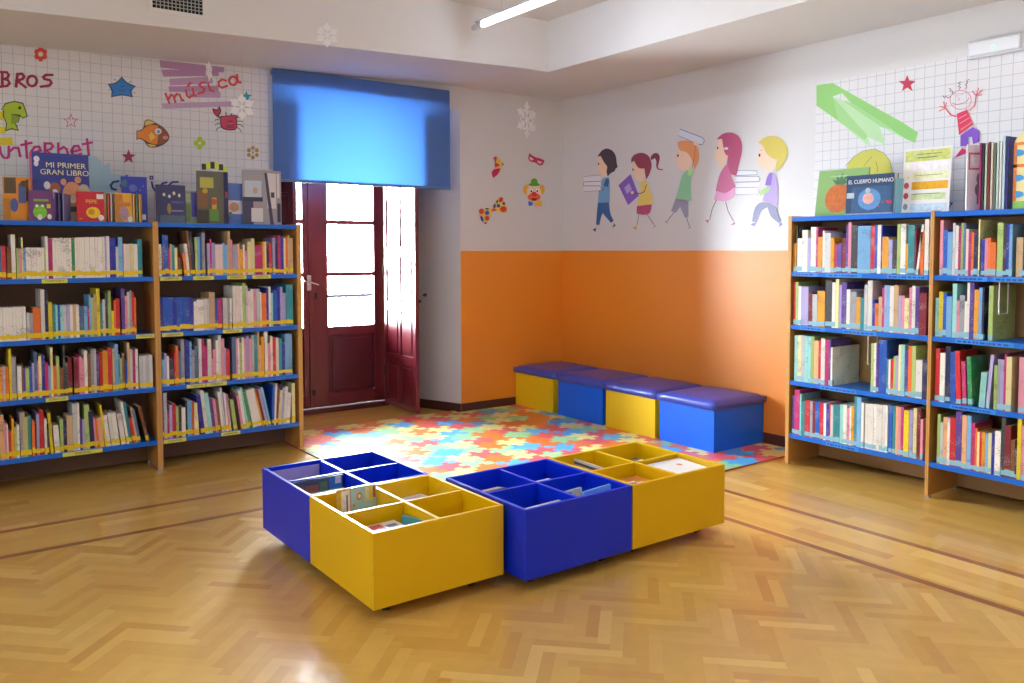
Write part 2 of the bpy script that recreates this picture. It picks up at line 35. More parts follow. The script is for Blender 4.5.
('wall_decal','wall sticker','wall sticker of a blond boy in lilac holding a pile of books','R',[('e6e8f2',0,[(-2043,1997),(-2141,1990),(-2186,1982),(-2211,1973),(-2226,1959),(-2233,1943),(-2237,1924),(-2239,1903),(-2237,1872),(-2230,1812),(-2020,1826),(-2019,1887),(-2020,1917),(-2023,1939),(-2029,1962)]),('8a94a8',4,[(-2042,2001),(-2213,1985),(-2220,1957),(-2025,1964)]),('6a7288',5,[(-2018,1960),(-2228,1945),(-2245,1924),(-2232,1905),(-2019,1915)]),('b07890',4,[(-2019,1874),(-2229,1866)]),('9aa0ac',3,[(-2229,1863),(-2237,1812),(-2027,1821)]),('f2d3ba',0,[(-2260,2171),(-2280,2134),(-2291,2114),(-2301,2101),(-2311,2090),(-2322,2081),(-2332,2072),(-2344,2066),(-2358,2059),(-2385,2051),(-2378,2016),(-2372,2000),(-2365,1989),(-2355,1982),(-2343,1977),(-2330,1975),(-2316,1976),(-2302,1980),(-2286,1987),(-2271,1996),(-2257,2006),(-2244,2017),(-2231,2029),(-2222,2042),(-2217,2056),(-2215,2070),(-2216,2084),(-2220,2099),(-2226,2115),(-2237,2135)]),('d2c254',0,[(-2224,2186),(-2248,2203),(-2263,2211),(-2278,2216),(-2294,2220),(-2313,2222),(-2332,2222),(-2351,2220),(-2370,2216),(-2388,2210),(-2406,2201),(-2422,2190),(-2436,2177),(-2450,2162),(-2460,2146),(-2468,2130),(-2472,2113),(-2473,2096),(-2471,2080),(-2467,2063),(-2461,2047),(-2452,2031),(-2443,2016),(-2432,2003),(-2416,1989),(-2387,1965),(-2379,1985),(-2376,1997),(-2377,2008),(-2381,2022),(-2392,2050),(-2361,2059),(-2345,2066),(-2332,2074),(-2319,2083),(-2307,2094),(-2296,2106),(-2287,2118),(-2280,2131),(-2275,2144),(-2268,2156),(-2260,2165),(-2248,2174)]),('33262c',0,[(-2245,2094),(-2245,2091),(-2244,2087),(-2242,2085),(-2240,2084),(-2237,2083),(-2235,2084),(-2232,2086),(-2230,2089),(-2229,2092),(-2229,2096),(-2229,2099),(-2230,2102),(-2232,2105),(-2234,2106),(-2237,2106),(-2239,2106),(-2242,2104),(-2244,2101),(-2245,2098)]),('7a5a40',3,[(-2246,2132),(-2260,2127)]),('b2a0e2',0,[(-2332,1964),(-2355,1959),(-2367,1952),(-2375,1940),(-2382,1924),(-2388,1904),(-2393,1880),(-2396,1851),(-2397,1809),(-2397,1726),(-2266,1766),(-2285,1811),(-2295,1838),(-2308,1875)]),('8a68cc',0,[(-2319,1954),(-2325,1959),(-2331,1961),(-2339,1961),(-2353,1957),(-2340,1872),(-2288,1875),(-2298,1910),(-2303,1927),(-2308,1938),(-2314,1947)]),('a2d088',0,[(-2268,1847),(-2285,1856),(-2298,1860),(-2312,1862),(-2338,1860),(-2328,1841),(-2320,1832),(-2309,1825),(-2291,1817),(-2252,1804),(-2237,1826)]),('f2d3ba',0,[(-2243,1814),(-2242,1811),(-2241,1809),(-2238,1808),(-2234,1807),(-2230,1806),(-2226,1807),(-2223,1808),(-2220,1810),(-2218,1813),(-2218,1815),(-2218,1818),(-2220,1820),(-2223,1822),(-2226,1823),(-2230,1823),(-2234,1822),(-2238,1821),(-2240,1819),(-2242,1816)]),('8c92b6',0,[(-2240,1750),(-2261,1756),(-2285,1756),(-2313,1752),(-2344,1742),(-2368,1731),(-2384,1717),(-2394,1702),(-2396,1684),(-2399,1668),(-2404,1655),(-2414,1642),(-2433,1622),(-2413,1598),(-2371,1626),(-2350,1643),(-2338,1658),(-2327,1678),(-2313,1718),(-2279,1706),(-2262,1696),(-2251,1682),(-2238,1660),(-2219,1611),(-2179,1618),(-2189,1677),(-2198,1706),(-2208,1724),(-2223,1739)]),('8a7ed2',0,[(-2162,1601),(-2217,1611),(-2199,1580)]),('8a7ed2',0,[(-2411,1569),(-2420,1605),(-2443,1593)])]),
('wall_decal','wall sticker',"wall sticker of a clown's shoe with a red toe",'B',[('e6c64e',0,[(-770,2236),(-759,2238),(-749,2236),(-738,2229),(-723,2218),(-705,2204),(-693,2191),(-686,2180),(-685,2170),(-692,2160),(-698,2151),(-701,2146),(-705,2142),(-711,2139),(-722,2137),(-739,2136),(-777,2137)]),('c83a50',0,[(-793,2224),(-763,2242),(-756,2236),(-753,2231),(-753,2224),(-756,2212),(-764,2187),(-716,2168),(-735,2155),(-746,2149),(-753,2146),(-762,2146),(-777,2148),(-773,2176),(-773,2190),(-775,2199),(-780,2209)]),('c41c4a',0,[(-804,2073),(-808,2086),(-807,2096),(-803,2106),(-795,2116),(-785,2124),(-772,2130),(-752,2134),(-710,2138),(-725,2108),(-735,2092),(-745,2081),(-761,2069),(-791,2049)]),('3a2a3a',0,[(-680,2176),(-680,2173),(-681,2170),(-682,2167),(-684,2166),(-686,2165),(-689,2166),(-690,2167),(-692,2169),(-693,2172),(-693,2175),(-693,2178),(-692,2181),(-690,2183),(-689,2185),(-686,2185),(-684,2185),(-682,2183),(-681,2181),(-680,2179)])]),
('wall_decal','wall sticker','wall sticker of a magenta carnival eye mask','B',[('c22a5c',0,[(-389,2294),(-353,2274),(-333,2265),(-318,2261),(-303,2258),(-288,2257),(-274,2256),(-260,2253),(-243,2248),(-213,2237),(-223,2214),(-230,2203),(-237,2197),(-247,2192),(-258,2189),(-268,2189),(-279,2191),(-290,2196),(-301,2203),(-312,2208),(-324,2212),(-336,2214),(-349,2213),(-361,2215),(-372,2218),(-383,2222),(-393,2228),(-399,2236),(-402,2246),(-400,2262)]),('dcdad8',0,[(-382,2263),(-339,2241),(-361,2228),(-388,2240)]),('dcdad8',0,[(-299,2232),(-238,2221),(-259,2206),(-288,2210)])]),
('wall_decal','wall sticker','wall sticker of a tilted polka-dot bow tie','B',[('e8ca64',0,[(-947,1760),(-909,1773),(-887,1778),(-868,1780),(-844,1780),(-799,1775),(-810,1734),(-818,1713),(-827,1696),(-840,1676),(-866,1642),(-888,1651),(-900,1658),(-909,1666),(-918,1676),(-926,1688),(-933,1700),(-938,1713),(-942,1729)]),('e8ca64',0,[(-776,1763),(-788,1771),(-795,1780),(-800,1789),(-800,1799),(-796,1811),(-785,1826),(-765,1848),(-717,1893),(-671,1845),(-651,1819),(-641,1801),(-637,1780),(-638,1746),(-695,1744),(-723,1746),(-743,1749),(-761,1755)]),('d24030',0,[(-892,1754),(-893,1746),(-897,1739),(-903,1734),(-910,1730),(-919,1729),(-927,1730),(-934,1733),(-940,1738),(-944,1745),(-945,1752),(-944,1760),(-940,1766),(-934,1772),(-927,1776),(-918,1777),(-910,1776),(-903,1773),(-897,1768),(-893,1761)]),('3050b4',0,[(-835,1741),(-836,1735),(-840,1730),(-845,1726),(-852,1723),(-859,1722),(-866,1723),(-873,1725),(-878,1729),(-882,1734),(-883,1740),(-882,1746),(-878,1751),(-873,1755),(-866,1758),(-859,1759),(-852,1758),(-845,1756),(-840,1752),(-836,1747)]),('d24030',0,[(-835,1694),(-836,1687),(-840,1681),(-845,1676),(-852,1673),(-859,1672),(-867,1672),(-873,1675),(-879,1680),(-882,1686),(-883,1693),(-882,1700),(-878,1706),(-873,1711),(-867,1714),(-859,1715),(-852,1714),(-845,1711),(-840,1707),(-836,1701)]),('3050b4',0,[(-902,1692),(-900,1684),(-898,1677),(-899,1670),(-901,1666),(-904,1664),(-908,1663),(-913,1666),(-919,1670),(-923,1677),(-927,1684),(-930,1692),(-931,1699),(-931,1705),(-929,1710),(-926,1712),(-921,1712),(-916,1710),(-911,1705),(-906,1699)]),('d23a30',0,[(-646,1779),(-648,1771),(-654,1763),(-662,1757),(-672,1753),(-684,1751),(-695,1752),(-705,1756),(-713,1762),(-719,1769),(-720,1777),(-719,1785),(-713,1793),(-705,1799),(-695,1803),(-683,1804),(-672,1804),(-662,1800),(-654,1794),(-648,1787)]),('d23a30',0,[(-690,1852),(-696,1846),(-703,1841),(-710,1838),(-718,1837),(-724,1839),(-729,1842),(-732,1847),(-733,1854),(-732,1861),(-728,1868),(-722,1874),(-716,1879),(-708,1882),(-701,1883),(-694,1882),(-689,1878),(-686,1873),(-685,1866),(-687,1859)]),('3050b4',0,[(-716,1807),(-717,1802),(-720,1797),(-725,1793),(-730,1791),(-737,1790),(-743,1790),(-749,1793),(-753,1796),(-756,1801),(-757,1806),(-756,1811),(-753,1815),(-748,1819),(-743,1822),(-736,1823),(-730,1822),(-725,1820),(-720,1816),(-717,1812)]),('3a5a40',0,[(-839,1776),(-840,1773),(-843,1771),(-847,1769),(-853,1768),(-859,1768),(-865,1768),(-871,1769),(-875,1770),(-878,1772),(-879,1775),(-878,1777),(-875,1779),(-871,1781),(-865,1782),(-859,1783),(-853,1783),(-847,1782),(-843,1780),(-840,1778)]),('34508c',0,[(-765,1801),(-767,1795),(-770,1790),(-774,1786),(-778,1784),(-783,1783),(-787,1785),(-790,1788),(-792,1793),(-792,1798),(-792,1804),(-790,1810),(-787,1816),(-783,1820),(-778,1822),(-774,1822),(-770,1821),(-767,1818),(-765,1813),(-764,1807)]),('3a5a40',0,[(-663,1828),(-664,1824),(-666,1820),(-670,1817),(-674,1815),(-679,1815),(-684,1815),(-689,1817),(-693,1820),(-695,1823),(-696,1827),(-695,1831),(-693,1835),(-689,1838),(-684,1840),(-679,1841),(-674,1841),(-670,1839),(-666,1836),(-664,1832)]),('3a5a50',0,[(-741,1839),(-744,1835),(-747,1831),(-751,1829),(-754,1827),(-758,1827),(-761,1829),(-763,1832),(-763,1836),(-763,1840),(-761,1845),(-759,1849),(-756,1853),(-752,1856),(-748,1857),(-745,1857),(-742,1855),(-740,1852),(-739,1849),(-740,1844)]),('3050b4',0,[(-863,1650),(-864,1647),(-866,1645),(-869,1643),(-873,1642),(-877,1642),(-881,1642),(-884,1643),(-887,1645),(-889,1647),(-890,1649),(-889,1651),(-887,1654),(-884,1655),(-881,1657),(-877,1657),(-873,1657),(-869,1656),(-866,1654),(-864,1652)]),('d06a30',0,[(-819,1758),(-792,1786),(-752,1771),(-785,1753)])]),
('wall_decal','wall sticker','wall sticker of a smiling clown face with a green bowler hat','B',[('f0b02c',0,[(-389,1964),(-391,1950),(-396,1938),(-404,1928),(-414,1922),(-425,1919),(-436,1921),(-446,1927),(-454,1936),(-459,1948),(-461,1961),(-459,1974),(-454,1986),(-446,1996),(-436,2002),(-425,2005),(-414,2003),(-404,1998),(-396,1989),(-391,1977)]),('f0b02c',0,[(-210,1971),(-211,1957),(-216,1945),(-223,1935),(-232,1929),(-242,1926),(-252,1928),(-261,1934),(-268,1943),(-272,1955),(-274,1968),(-272,1982),(-268,1994),(-261,2004),(-252,2011),(-242,2013),(-232,2011),(-223,2006),(-216,1996),(-211,1984)]),('3a72d0',0,[(-404,1861),(-346,1847),(-354,1821),(-397,1814)]),('f6bc24',0,[(-339,1841),(-249,1872),(-243,1819),(-318,1816)]),('f6dcc0',0,[(-251,1944),(-255,1921),(-267,1899),(-286,1882),(-309,1870),(-335,1866),(-361,1869),(-384,1879),(-402,1894),(-414,1915),(-418,1938),(-414,1961),(-402,1982),(-384,1999),(-361,2011),(-335,2016),(-309,2013),(-285,2004),(-267,1988),(-255,1967)]),('ee6a30',0,[(-259,1900),(-263,1889),(-274,1878),(-291,1869),(-312,1863),(-335,1860),(-358,1861),(-379,1866),(-395,1874),(-406,1884),(-409,1895),(-406,1907),(-395,1917),(-379,1926),(-358,1932),(-335,1935),(-312,1934),(-291,1930),(-274,1922),(-263,1912)]),('e02c22',0,[(-303,1926),(-305,1919),(-309,1913),(-316,1908),(-325,1905),(-335,1903),(-345,1904),(-354,1907),(-361,1911),(-365,1917),(-367,1924),(-365,1930),(-360,1937),(-353,1942),(-345,1945),(-335,1947),(-325,1946),(-316,1943),(-309,1939),(-305,1933)]),('ffffff',0,[(-349,1954),(-350,1948),(-353,1942),(-357,1938),(-362,1935),(-368,1934),(-374,1935),(-379,1937),(-383,1941),(-386,1946),(-387,1952),(-386,1958),(-383,1964),(-379,1968),(-374,1971),(-368,1972),(-362,1972),(-357,1969),(-353,1965),(-350,1960)]),('ffffff',0,[(-280,1957),(-281,1951),(-283,1945),(-288,1941),(-293,1938),(-299,1937),(-305,1937),(-310,1940),(-314,1944),(-317,1949),(-318,1955),(-317,1961),(-314,1967),(-310,1971),(-305,1974),(-299,1975),(-293,1975),(-288,1972),(-283,1968),(-281,1963)]),('1c1c20',0,[(-358,1950),(-358,1947),(-360,1943),(-362,1941),(-365,1939),(-368,1938),(-371,1939),(-374,1940),(-376,1943),(-378,1946),(-378,1949),(-377,1953),(-376,1956),(-374,1959),(-371,1960),(-368,1961),(-365,1961),(-362,1959),(-360,1957),(-358,1954)]),('1c1c20',0,[(-289,1953),(-289,1949),(-290,1946),(-293,1944),(-296,1942),(-299,1941),(-302,1942),(-305,1943),(-307,1946),(-308,1949),(-309,1952),(-308,1956),(-307,1959),(-305,1961),(-302,1963),(-299,1964),(-296,1963),(-293,1962),(-290,1960),(-289,1956)]),('4a1c1c',0,[(-371,1885),(-299,1888),(-318,1868),(-354,1866)]),('62b02c',0,[(-293,2038),(-295,2028),(-301,2019),(-310,2012),(-321,2007),(-333,2004),(-346,2005),(-357,2009),(-366,2016),(-372,2025),(-374,2034),(-372,2044),(-366,2053),(-357,2061),(-346,2066),(-333,2068),(-321,2067),(-310,2063),(-301,2056),(-295,2048)]),('57a428',0,[(-402,2006),(-385,2017),(-372,2022),(-357,2025),(-340,2027),(-319,2028),(-302,2027),(-289,2026),(-278,2022),(-264,2012),(-278,2005),(-289,2002),(-302,2000),(-319,1998),(-340,1997),(-357,1996),(-372,1997),(-385,2000)])]),
('brush_stroke_mural','painted streak','green brush streak fading down the right-hand grid mural','R',[('8fcb74',0,[(-2693,2525),(-2814,2520),(-2912,2447),(-2816,2429),(-2893,2326),(-2863,2262),(-2696,2387)]),('8fcb74',0,[(-2814,2520),(-3129,2313),(-3305,2199),(-3403,2126),(-3386,2064),(-3326,2097),(-2966,2354)]),('b6dcab',0,[(-2816,2429),(-2893,2326),(-2863,2262),(-3054,2098),(-3095,2072),(-3073,2134),(-3197,2071),(-3152,2195),(-3355,2076),(-3326,2097),(-2966,2354)]),('9fd18a',0,[(-2816,2429),(-2966,2363),(-3249,2160),(-3162,2189),(-2892,2393)]),('9fd18a',0,[(-2816,2429),(-2893,2345),(-3073,2143),(-3053,2117),(-2863,2262)])]),
('wall_decal','wall sticker','crimson star on the right-hand grid mural','R',[('bb3450',0,[(-3327,2488),(-3342,2449),(-3382,2441),(-3351,2421),(-3363,2382),(-3329,2409),(-3295,2392),(-3305,2429),(-3272,2458),(-3313,2453)])]),
('wall_decal','wall sticker','crayon drawing of a curly-haired child with raised arms and purple shorts','R',[('dc8a9c',5,[(-3714,2279),(-3713,2267),(-3709,2256),(-3702,2247),(-3692,2239),(-3681,2234),(-3669,2232),(-3655,2232),(-3641,2236),(-3628,2241),(-3617,2250),(-3607,2260),(-3599,2271),(-3594,2284),(-3592,2296),(-3594,2309),(-3598,2320),(-3605,2329),(-3614,2336),(-3626,2341),(-3639,2343),(-3652,2343),(-3666,2339),(-3679,2333),(-3690,2325),(-3700,2315),(-3707,2303),(-3712,2291),(-3714,2279)]),('c06a88',4,[(-3608,2275),(-3629,2263),(-3665,2266),(-3690,2274),(-3701,2293)]),('9aa4c0',3,[(-3631,2311),(-3643,2317)]),('9aa4c0',3,[(-3655,2317),(-3667,2320)]),('d89a90',4,[(-3640,2302),(-3648,2291),(-3640,2285)]),('6a5058',4,[(-3550,2327),(-3558,2314),(-3566,2322),(-3579,2309),(-3595,2316)]),('6a5058',4,[(-3586,2363),(-3598,2357),(-3590,2346),(-3606,2346),(-3603,2333),(-3617,2333)]),('6a5058',4,[(-3653,2392),(-3638,2387),(-3650,2377),(-3638,2368),(-3652,2360),(-3643,2348)]),('6a5058',4,[(-3701,2398),(-3687,2395),(-3691,2378),(-3680,2372),(-3688,2359),(-3678,2346)]),('da5a70',8,[(-3630,2194),(-3598,2208),(-3568,2251)]),('da5a70',6,[(-3568,2251),(-3530,2239)]),('da5a70',6,[(-3568,2251),(-3535,2266)]),('da5a70',6,[(-3566,2251),(-3555,2289)]),('da5a70',5,[(-3566,2255),(-3573,2283)]),('da5a70',7,[(-3709,2220),(-3736,2244),(-3742,2303)]),('da5a70',6,[(-3742,2299),(-3720,2326)]),('da5a70',6,[(-3742,2299),(-3754,2340)]),('da5a70',6,[(-3742,2299),(-3776,2325)]),('da5a70',5,[(-3742,2299),(-3775,2299)]),('d63458',0,[(-3634,2209),(-3693,2226),(-3731,2137),(-3651,2082)]),('f0b8c4',3,[(-3647,2179),(-3690,2198)]),('f0b8c4',3,[(-3654,2150),(-3706,2176)]),('f0b8c4',3,[(-3660,2113),(-3723,2150)]),('7c4cba',0,[(-3659,2081),(-3727,2121),(-3767,2093),(-3768,2033),(-3731,2021),(-3725,2065),(-3705,2066),(-3706,2015),(-3660,2016)]),('c42a60',0,[(-3628,1952),(-3671,2007),(-3693,1992),(-3693,1972)])]),
('wall_decal','wall sticker','yellow lemon-shaped painting outlined in grey behind the pineapple book','R',[('c9c454',0,[(-2931,1911),(-2929,1942),(-2933,1962),(-2942,1980),(-2956,1994),(-2971,2007),(-2985,2018),(-3001,2028),(-3017,2036),(-3034,2042),(-3052,2047),(-3072,2050),(-3092,2051),(-3111,2050),(-3129,2047),(-3146,2041),(-3162,2034),(-3176,2024),(-3189,2014),(-3200,2002),(-3210,1989),(-3219,1975),(-3227,1960),(-3233,1945),(-3237,1929),(-3241,1913),(-3243,1896),(-3245,1873),(-3246,1831),(-2943,1851)]),('8a8a70',4,[(-2921,1961),(-2977,2016),(-3041,2048),(-3122,2053),(-3185,2022),(-3226,1969),(-3244,1906),(-3246,1848)]),('7a7a40',3,[(-3104,2004),(-3070,1974),(-3052,1946)]),('7a7a40',4,[(-3133,1973),(-3144,1938),(-3143,1905)])]),
('wall_decal','wall sticker','violet marker squiggle low on the right-hand grid mural','R',[('4a54a8',8,[(-3578,1693),(-3620,1685),(-3591,1649),(-3586,1679)])]),
('wall_decal','wall sticker','red flower sticker at the top of the left grid mural','B',[('cf4a38',0,[(-4268,2687),(-4269,2681),(-4272,2676),(-4275,2672),(-4279,2669),(-4284,2667),(-4288,2667),(-4292,2669),(-4296,2673),(-4298,2678),(-4298,2683),(-4297,2689),(-4295,2694),(-4292,2698),(-4287,2701),(-4283,2703),(-4278,2703),(-4274,2701),(-4271,2697),(-4269,2692)]),('cf4a38',0,[(-4249,2675),(-4249,2670),(-4252,2664),(-4255,2660),(-4259,2657),(-4264,2655),(-4269,2656),(-4273,2658),(-4276,2661),(-4278,2666),(-4278,2671),(-4277,2677),(-4275,2682),(-4272,2687),(-4268,2690),(-4263,2691),(-4258,2691),(-4254,2689),(-4251,2686),(-4249,2681)]),('cf4a38',0,[(-4249,2646),(-4250,2641),(-4252,2635),(-4256,2631),(-4260,2628),(-4265,2626),(-4269,2627),(-4273,2629),(-4277,2632),(-4279,2637),(-4279,2642),(-4278,2648),(-4276,2653),(-4273,2658),(-4268,2661),(-4264,2662),(-4259,2662),(-4255,2660),(-4252,2657),(-4250,2652)]),('cf4a38',0,[(-4270,2629),(-4271,2624),(-4273,2618),(-4277,2614),(-4281,2611),(-4285,2609),(-4290,2610),(-4294,2612),(-4297,2615),(-4299,2620),(-4300,2625),(-4299,2631),(-4297,2636),(-4293,2641),(-4289,2644),(-4284,2645),(-4280,2645),(-4276,2643),(-4273,2639),(-4271,2635)]),('cf4a38',0,[(-4290,2641),(-4291,2635),(-4293,2630),(-4296,2626),(-4301,2623),(-4305,2621),(-4310,2621),(-4314,2623),(-4317,2627),(-4319,2632),(-4319,2637),(-4319,2643),(-4316,2648),(-4313,2652),(-4309,2655),(-4304,2657),(-4300,2657),(-4296,2655),(-4292,2651),(-4290,2646)]),('cf4a38',0,[(-4289,2670),(-4290,2664),(-4292,2659),(-4296,2655),(-4300,2651),(-4304,2650),(-4309,2650),(-4313,2652),(-4316,2656),(-4318,2660),(-4319,2666),(-4318,2671),(-4316,2677),(-4312,2681),(-4308,2684),(-4303,2686),(-4299,2685),(-4295,2683),(-4292,2680),(-4290,2675)]),('e4e2de',0,[(-4270,2658),(-4271,2653),(-4273,2648),(-4276,2645),(-4280,2642),(-4285,2641),(-4289,2641),(-4293,2642),(-4296,2646),(-4297,2650),(-4298,2654),(-4297,2659),(-4295,2664),(-4292,2668),(-4288,2670),(-4284,2672),(-4279,2671),(-4276,2670),(-4273,2667),(-4271,2663)])]),
('wall_lettering','lettering','maroon handwritten letters BROS on the left grid mural','B',[('96204c',11,[(-4496,2519),(-4498,2429)]),('96204c',11,[(-4514,2517),(-4472,2520),(-4462,2504),(-4470,2485),(-4495,2475),(-4467,2472),(-4459,2454),(-4472,2436),(-4515,2426)]),('96204c',12,[(-4414,2518),(-4425,2437)]),('96204c',12,[(-4416,2515),(-4390,2521),(-4379,2505),(-4388,2488),(-4417,2475),(-4372,2438)]),('96204c',12,[(-4310,2485),(-4312,2474),(-4317,2464),(-4324,2456),(-4332,2451),(-4342,2450),(-4350,2453),(-4357,2459),(-4361,2468),(-4362,2479),(-4361,2490),(-4356,2500),(-4349,2508),(-4340,2513),(-4331,2514),(-4322,2512),(-4315,2505),(-4311,2496),(-4310,2485)]),('96204c',12,[(-4221,2534),(-4259,2529),(-4274,2513),(-4266,2502),(-4236,2499),(-4228,2483),(-4241,2464),(-4289,2452)])]),
('wall_decal','wall sticker','lime green dolphin sticker under the maroon letters','B',[('404430',0,[(-4510,2288),(-4485,2330),(-4436,2348),(-4388,2341),(-4375,2295),(-4365,2258),(-4393,2242),(-4409,2257),(-4448,2258),(-4445,2230),(-4427,2198),(-4417,2163),(-4457,2170),(-4492,2155),(-4485,2203),(-4500,2248),(-4499,2283)]),('aecb2c',0,[(-4505,2289),(-4482,2324),(-4437,2341),(-4392,2334),(-4381,2295),(-4372,2260),(-4393,2249),(-4409,2266),(-4456,2266),(-4451,2227),(-4433,2195),(-4423,2169),(-4456,2178),(-4485,2164),(-4479,2203),(-4494,2249),(-4493,2284)]),('83a72c',0,[(-4454,2267),(-4409,2257),(-4416,2218),(-4431,2212),(-4458,2203)]),('404430',3,[(-4456,2266),(-4409,2254),(-4418,2216)]),('20242a',0,[(-4400,2308),(-4401,2305),(-4402,2303),(-4404,2300),(-4406,2299),(-4409,2298),(-4411,2298),(-4414,2299),(-4415,2301),(-4417,2304),(-4417,2307),(-4416,2310),(-4415,2312),(-4413,2315),(-4411,2316),(-4408,2317),(-4406,2317),(-4404,2316),(-4402,2314),(-4401,2311)])]),
('brush_stroke_mural','painted streak','yellow brush dabs at the left edge of the left grid mural','B',[('e2d22a',0,[(-4535,2268),(-4499,2281),(-4498,2225),(-4537,2216)]),('e2d22a',0,[(-4538,2181),(-4491,2185),(-4490,2144),(-4539,2137)]),('e2d22a',0,[(-4535,2110),(-4456,2123),(-4447,2076),(-4536,2065)])]),
('wall_decal','wall sticker','small pink outlined star on the left grid mural','B',[('c04a7c',5,[(-4122,2297),(-4112,2267),(-4083,2268),(-4106,2246),(-4099,2215),(-4124,2231),(-4149,2210),(-4140,2243),(-4162,2261),(-4133,2265),(-4122,2297)])]),
('wall_lettering','lettering','magenta handwritten word internet on the left grid mural','B',[('c62e86',11,[(-4546,2058),(-4545,1993)]),('c62e86',10,[(-4521,2059),(-4518,2019),(-4504,1992),(-4484,1991),(-4473,2016)]),('c62e86',11,[(-4474,2063),(-4476,1997)]),('c62e86',11,[(-4475,2027),(-4447,2057),(-4423,2057),(-4414,2005)]),('c62e86',11,[(-4381,2105),(-4377,1998)]),('c62e86',11,[(-4406,2077),(-4349,2095)]),('c62e86',11,[(-4353,2031),(-4299,2049),(-4309,2074),(-4333,2070),(-4351,2042),(-4345,2017),(-4321,2009),(-4292,2023)]),('c62e86',12,[(-4275,2099),(-4277,2016)]),('c62e86',11,[(-4275,2096),(-4240,2099),(-4230,2082),(-4243,2062),(-4272,2053),(-4219,2018)]),('c62e86',11,[(-4199,2104),(-4201,2026)]),('c62e86',11,[(-4200,2058),(-4169,2082),(-4152,2068),(-4144,2030)]),('c62e86',11,[(-4126,2053),(-4072,2069),(-4085,2095),(-4109,2091),(-4126,2060),(-4118,2037),(-4093,2033),(-4068,2045)]),('c62e86',11,[(-4032,2143),(-4024,2038)]),('c62e86',11,[(-4058,2107),(-4001,2124)])]),
('wall_decal','wall sticker','blue cartoon starfish sticker on the left grid mural','B',[('26406e',0,[(-3811,2575),(-3796,2555),(-3786,2544),(-3775,2537),(-3758,2530),(-3723,2519),(-3742,2500),(-3750,2489),(-3753,2480),(-3752,2467),(-3745,2442),(-3783,2447),(-3804,2448),(-3821,2446),(-3842,2441),(-3881,2429),(-3877,2456),(-3877,2471),(-3880,2481),(-3886,2493),(-3900,2514),(-3869,2522),(-3852,2529),(-3841,2537),(-3830,2549)]),('2f7ecb',0,[(-3811,2568),(-3799,2548),(-3790,2538),(-3780,2531),(-3765,2524),(-3732,2514),(-3765,2485),(-3753,2449),(-3786,2455),(-3805,2456),(-3820,2455),(-3839,2450),(-3873,2438),(-3869,2461),(-3868,2473),(-3871,2482),(-3876,2493),(-3890,2511),(-3861,2518),(-3847,2523),(-3837,2530),(-3827,2542)]),('26406e',4,[(-3824,2512),(-3811,2504),(-3797,2510)]),('26406e',4,[(-3829,2487),(-3812,2475),(-3792,2487)]),('1d3560',3,[(-3812,2552),(-3810,2533)]),('50505a',4,[(-3859,2551),(-3848,2543)]),('50505a',4,[(-3765,2538),(-3754,2549)]),('50505a',4,[(-3892,2475),(-3882,2478)]),('50505a',4,[(-3741,2476),(-3730,2471)]),('50505a',4,[(-3813,2436),(-3807,2428)])]),
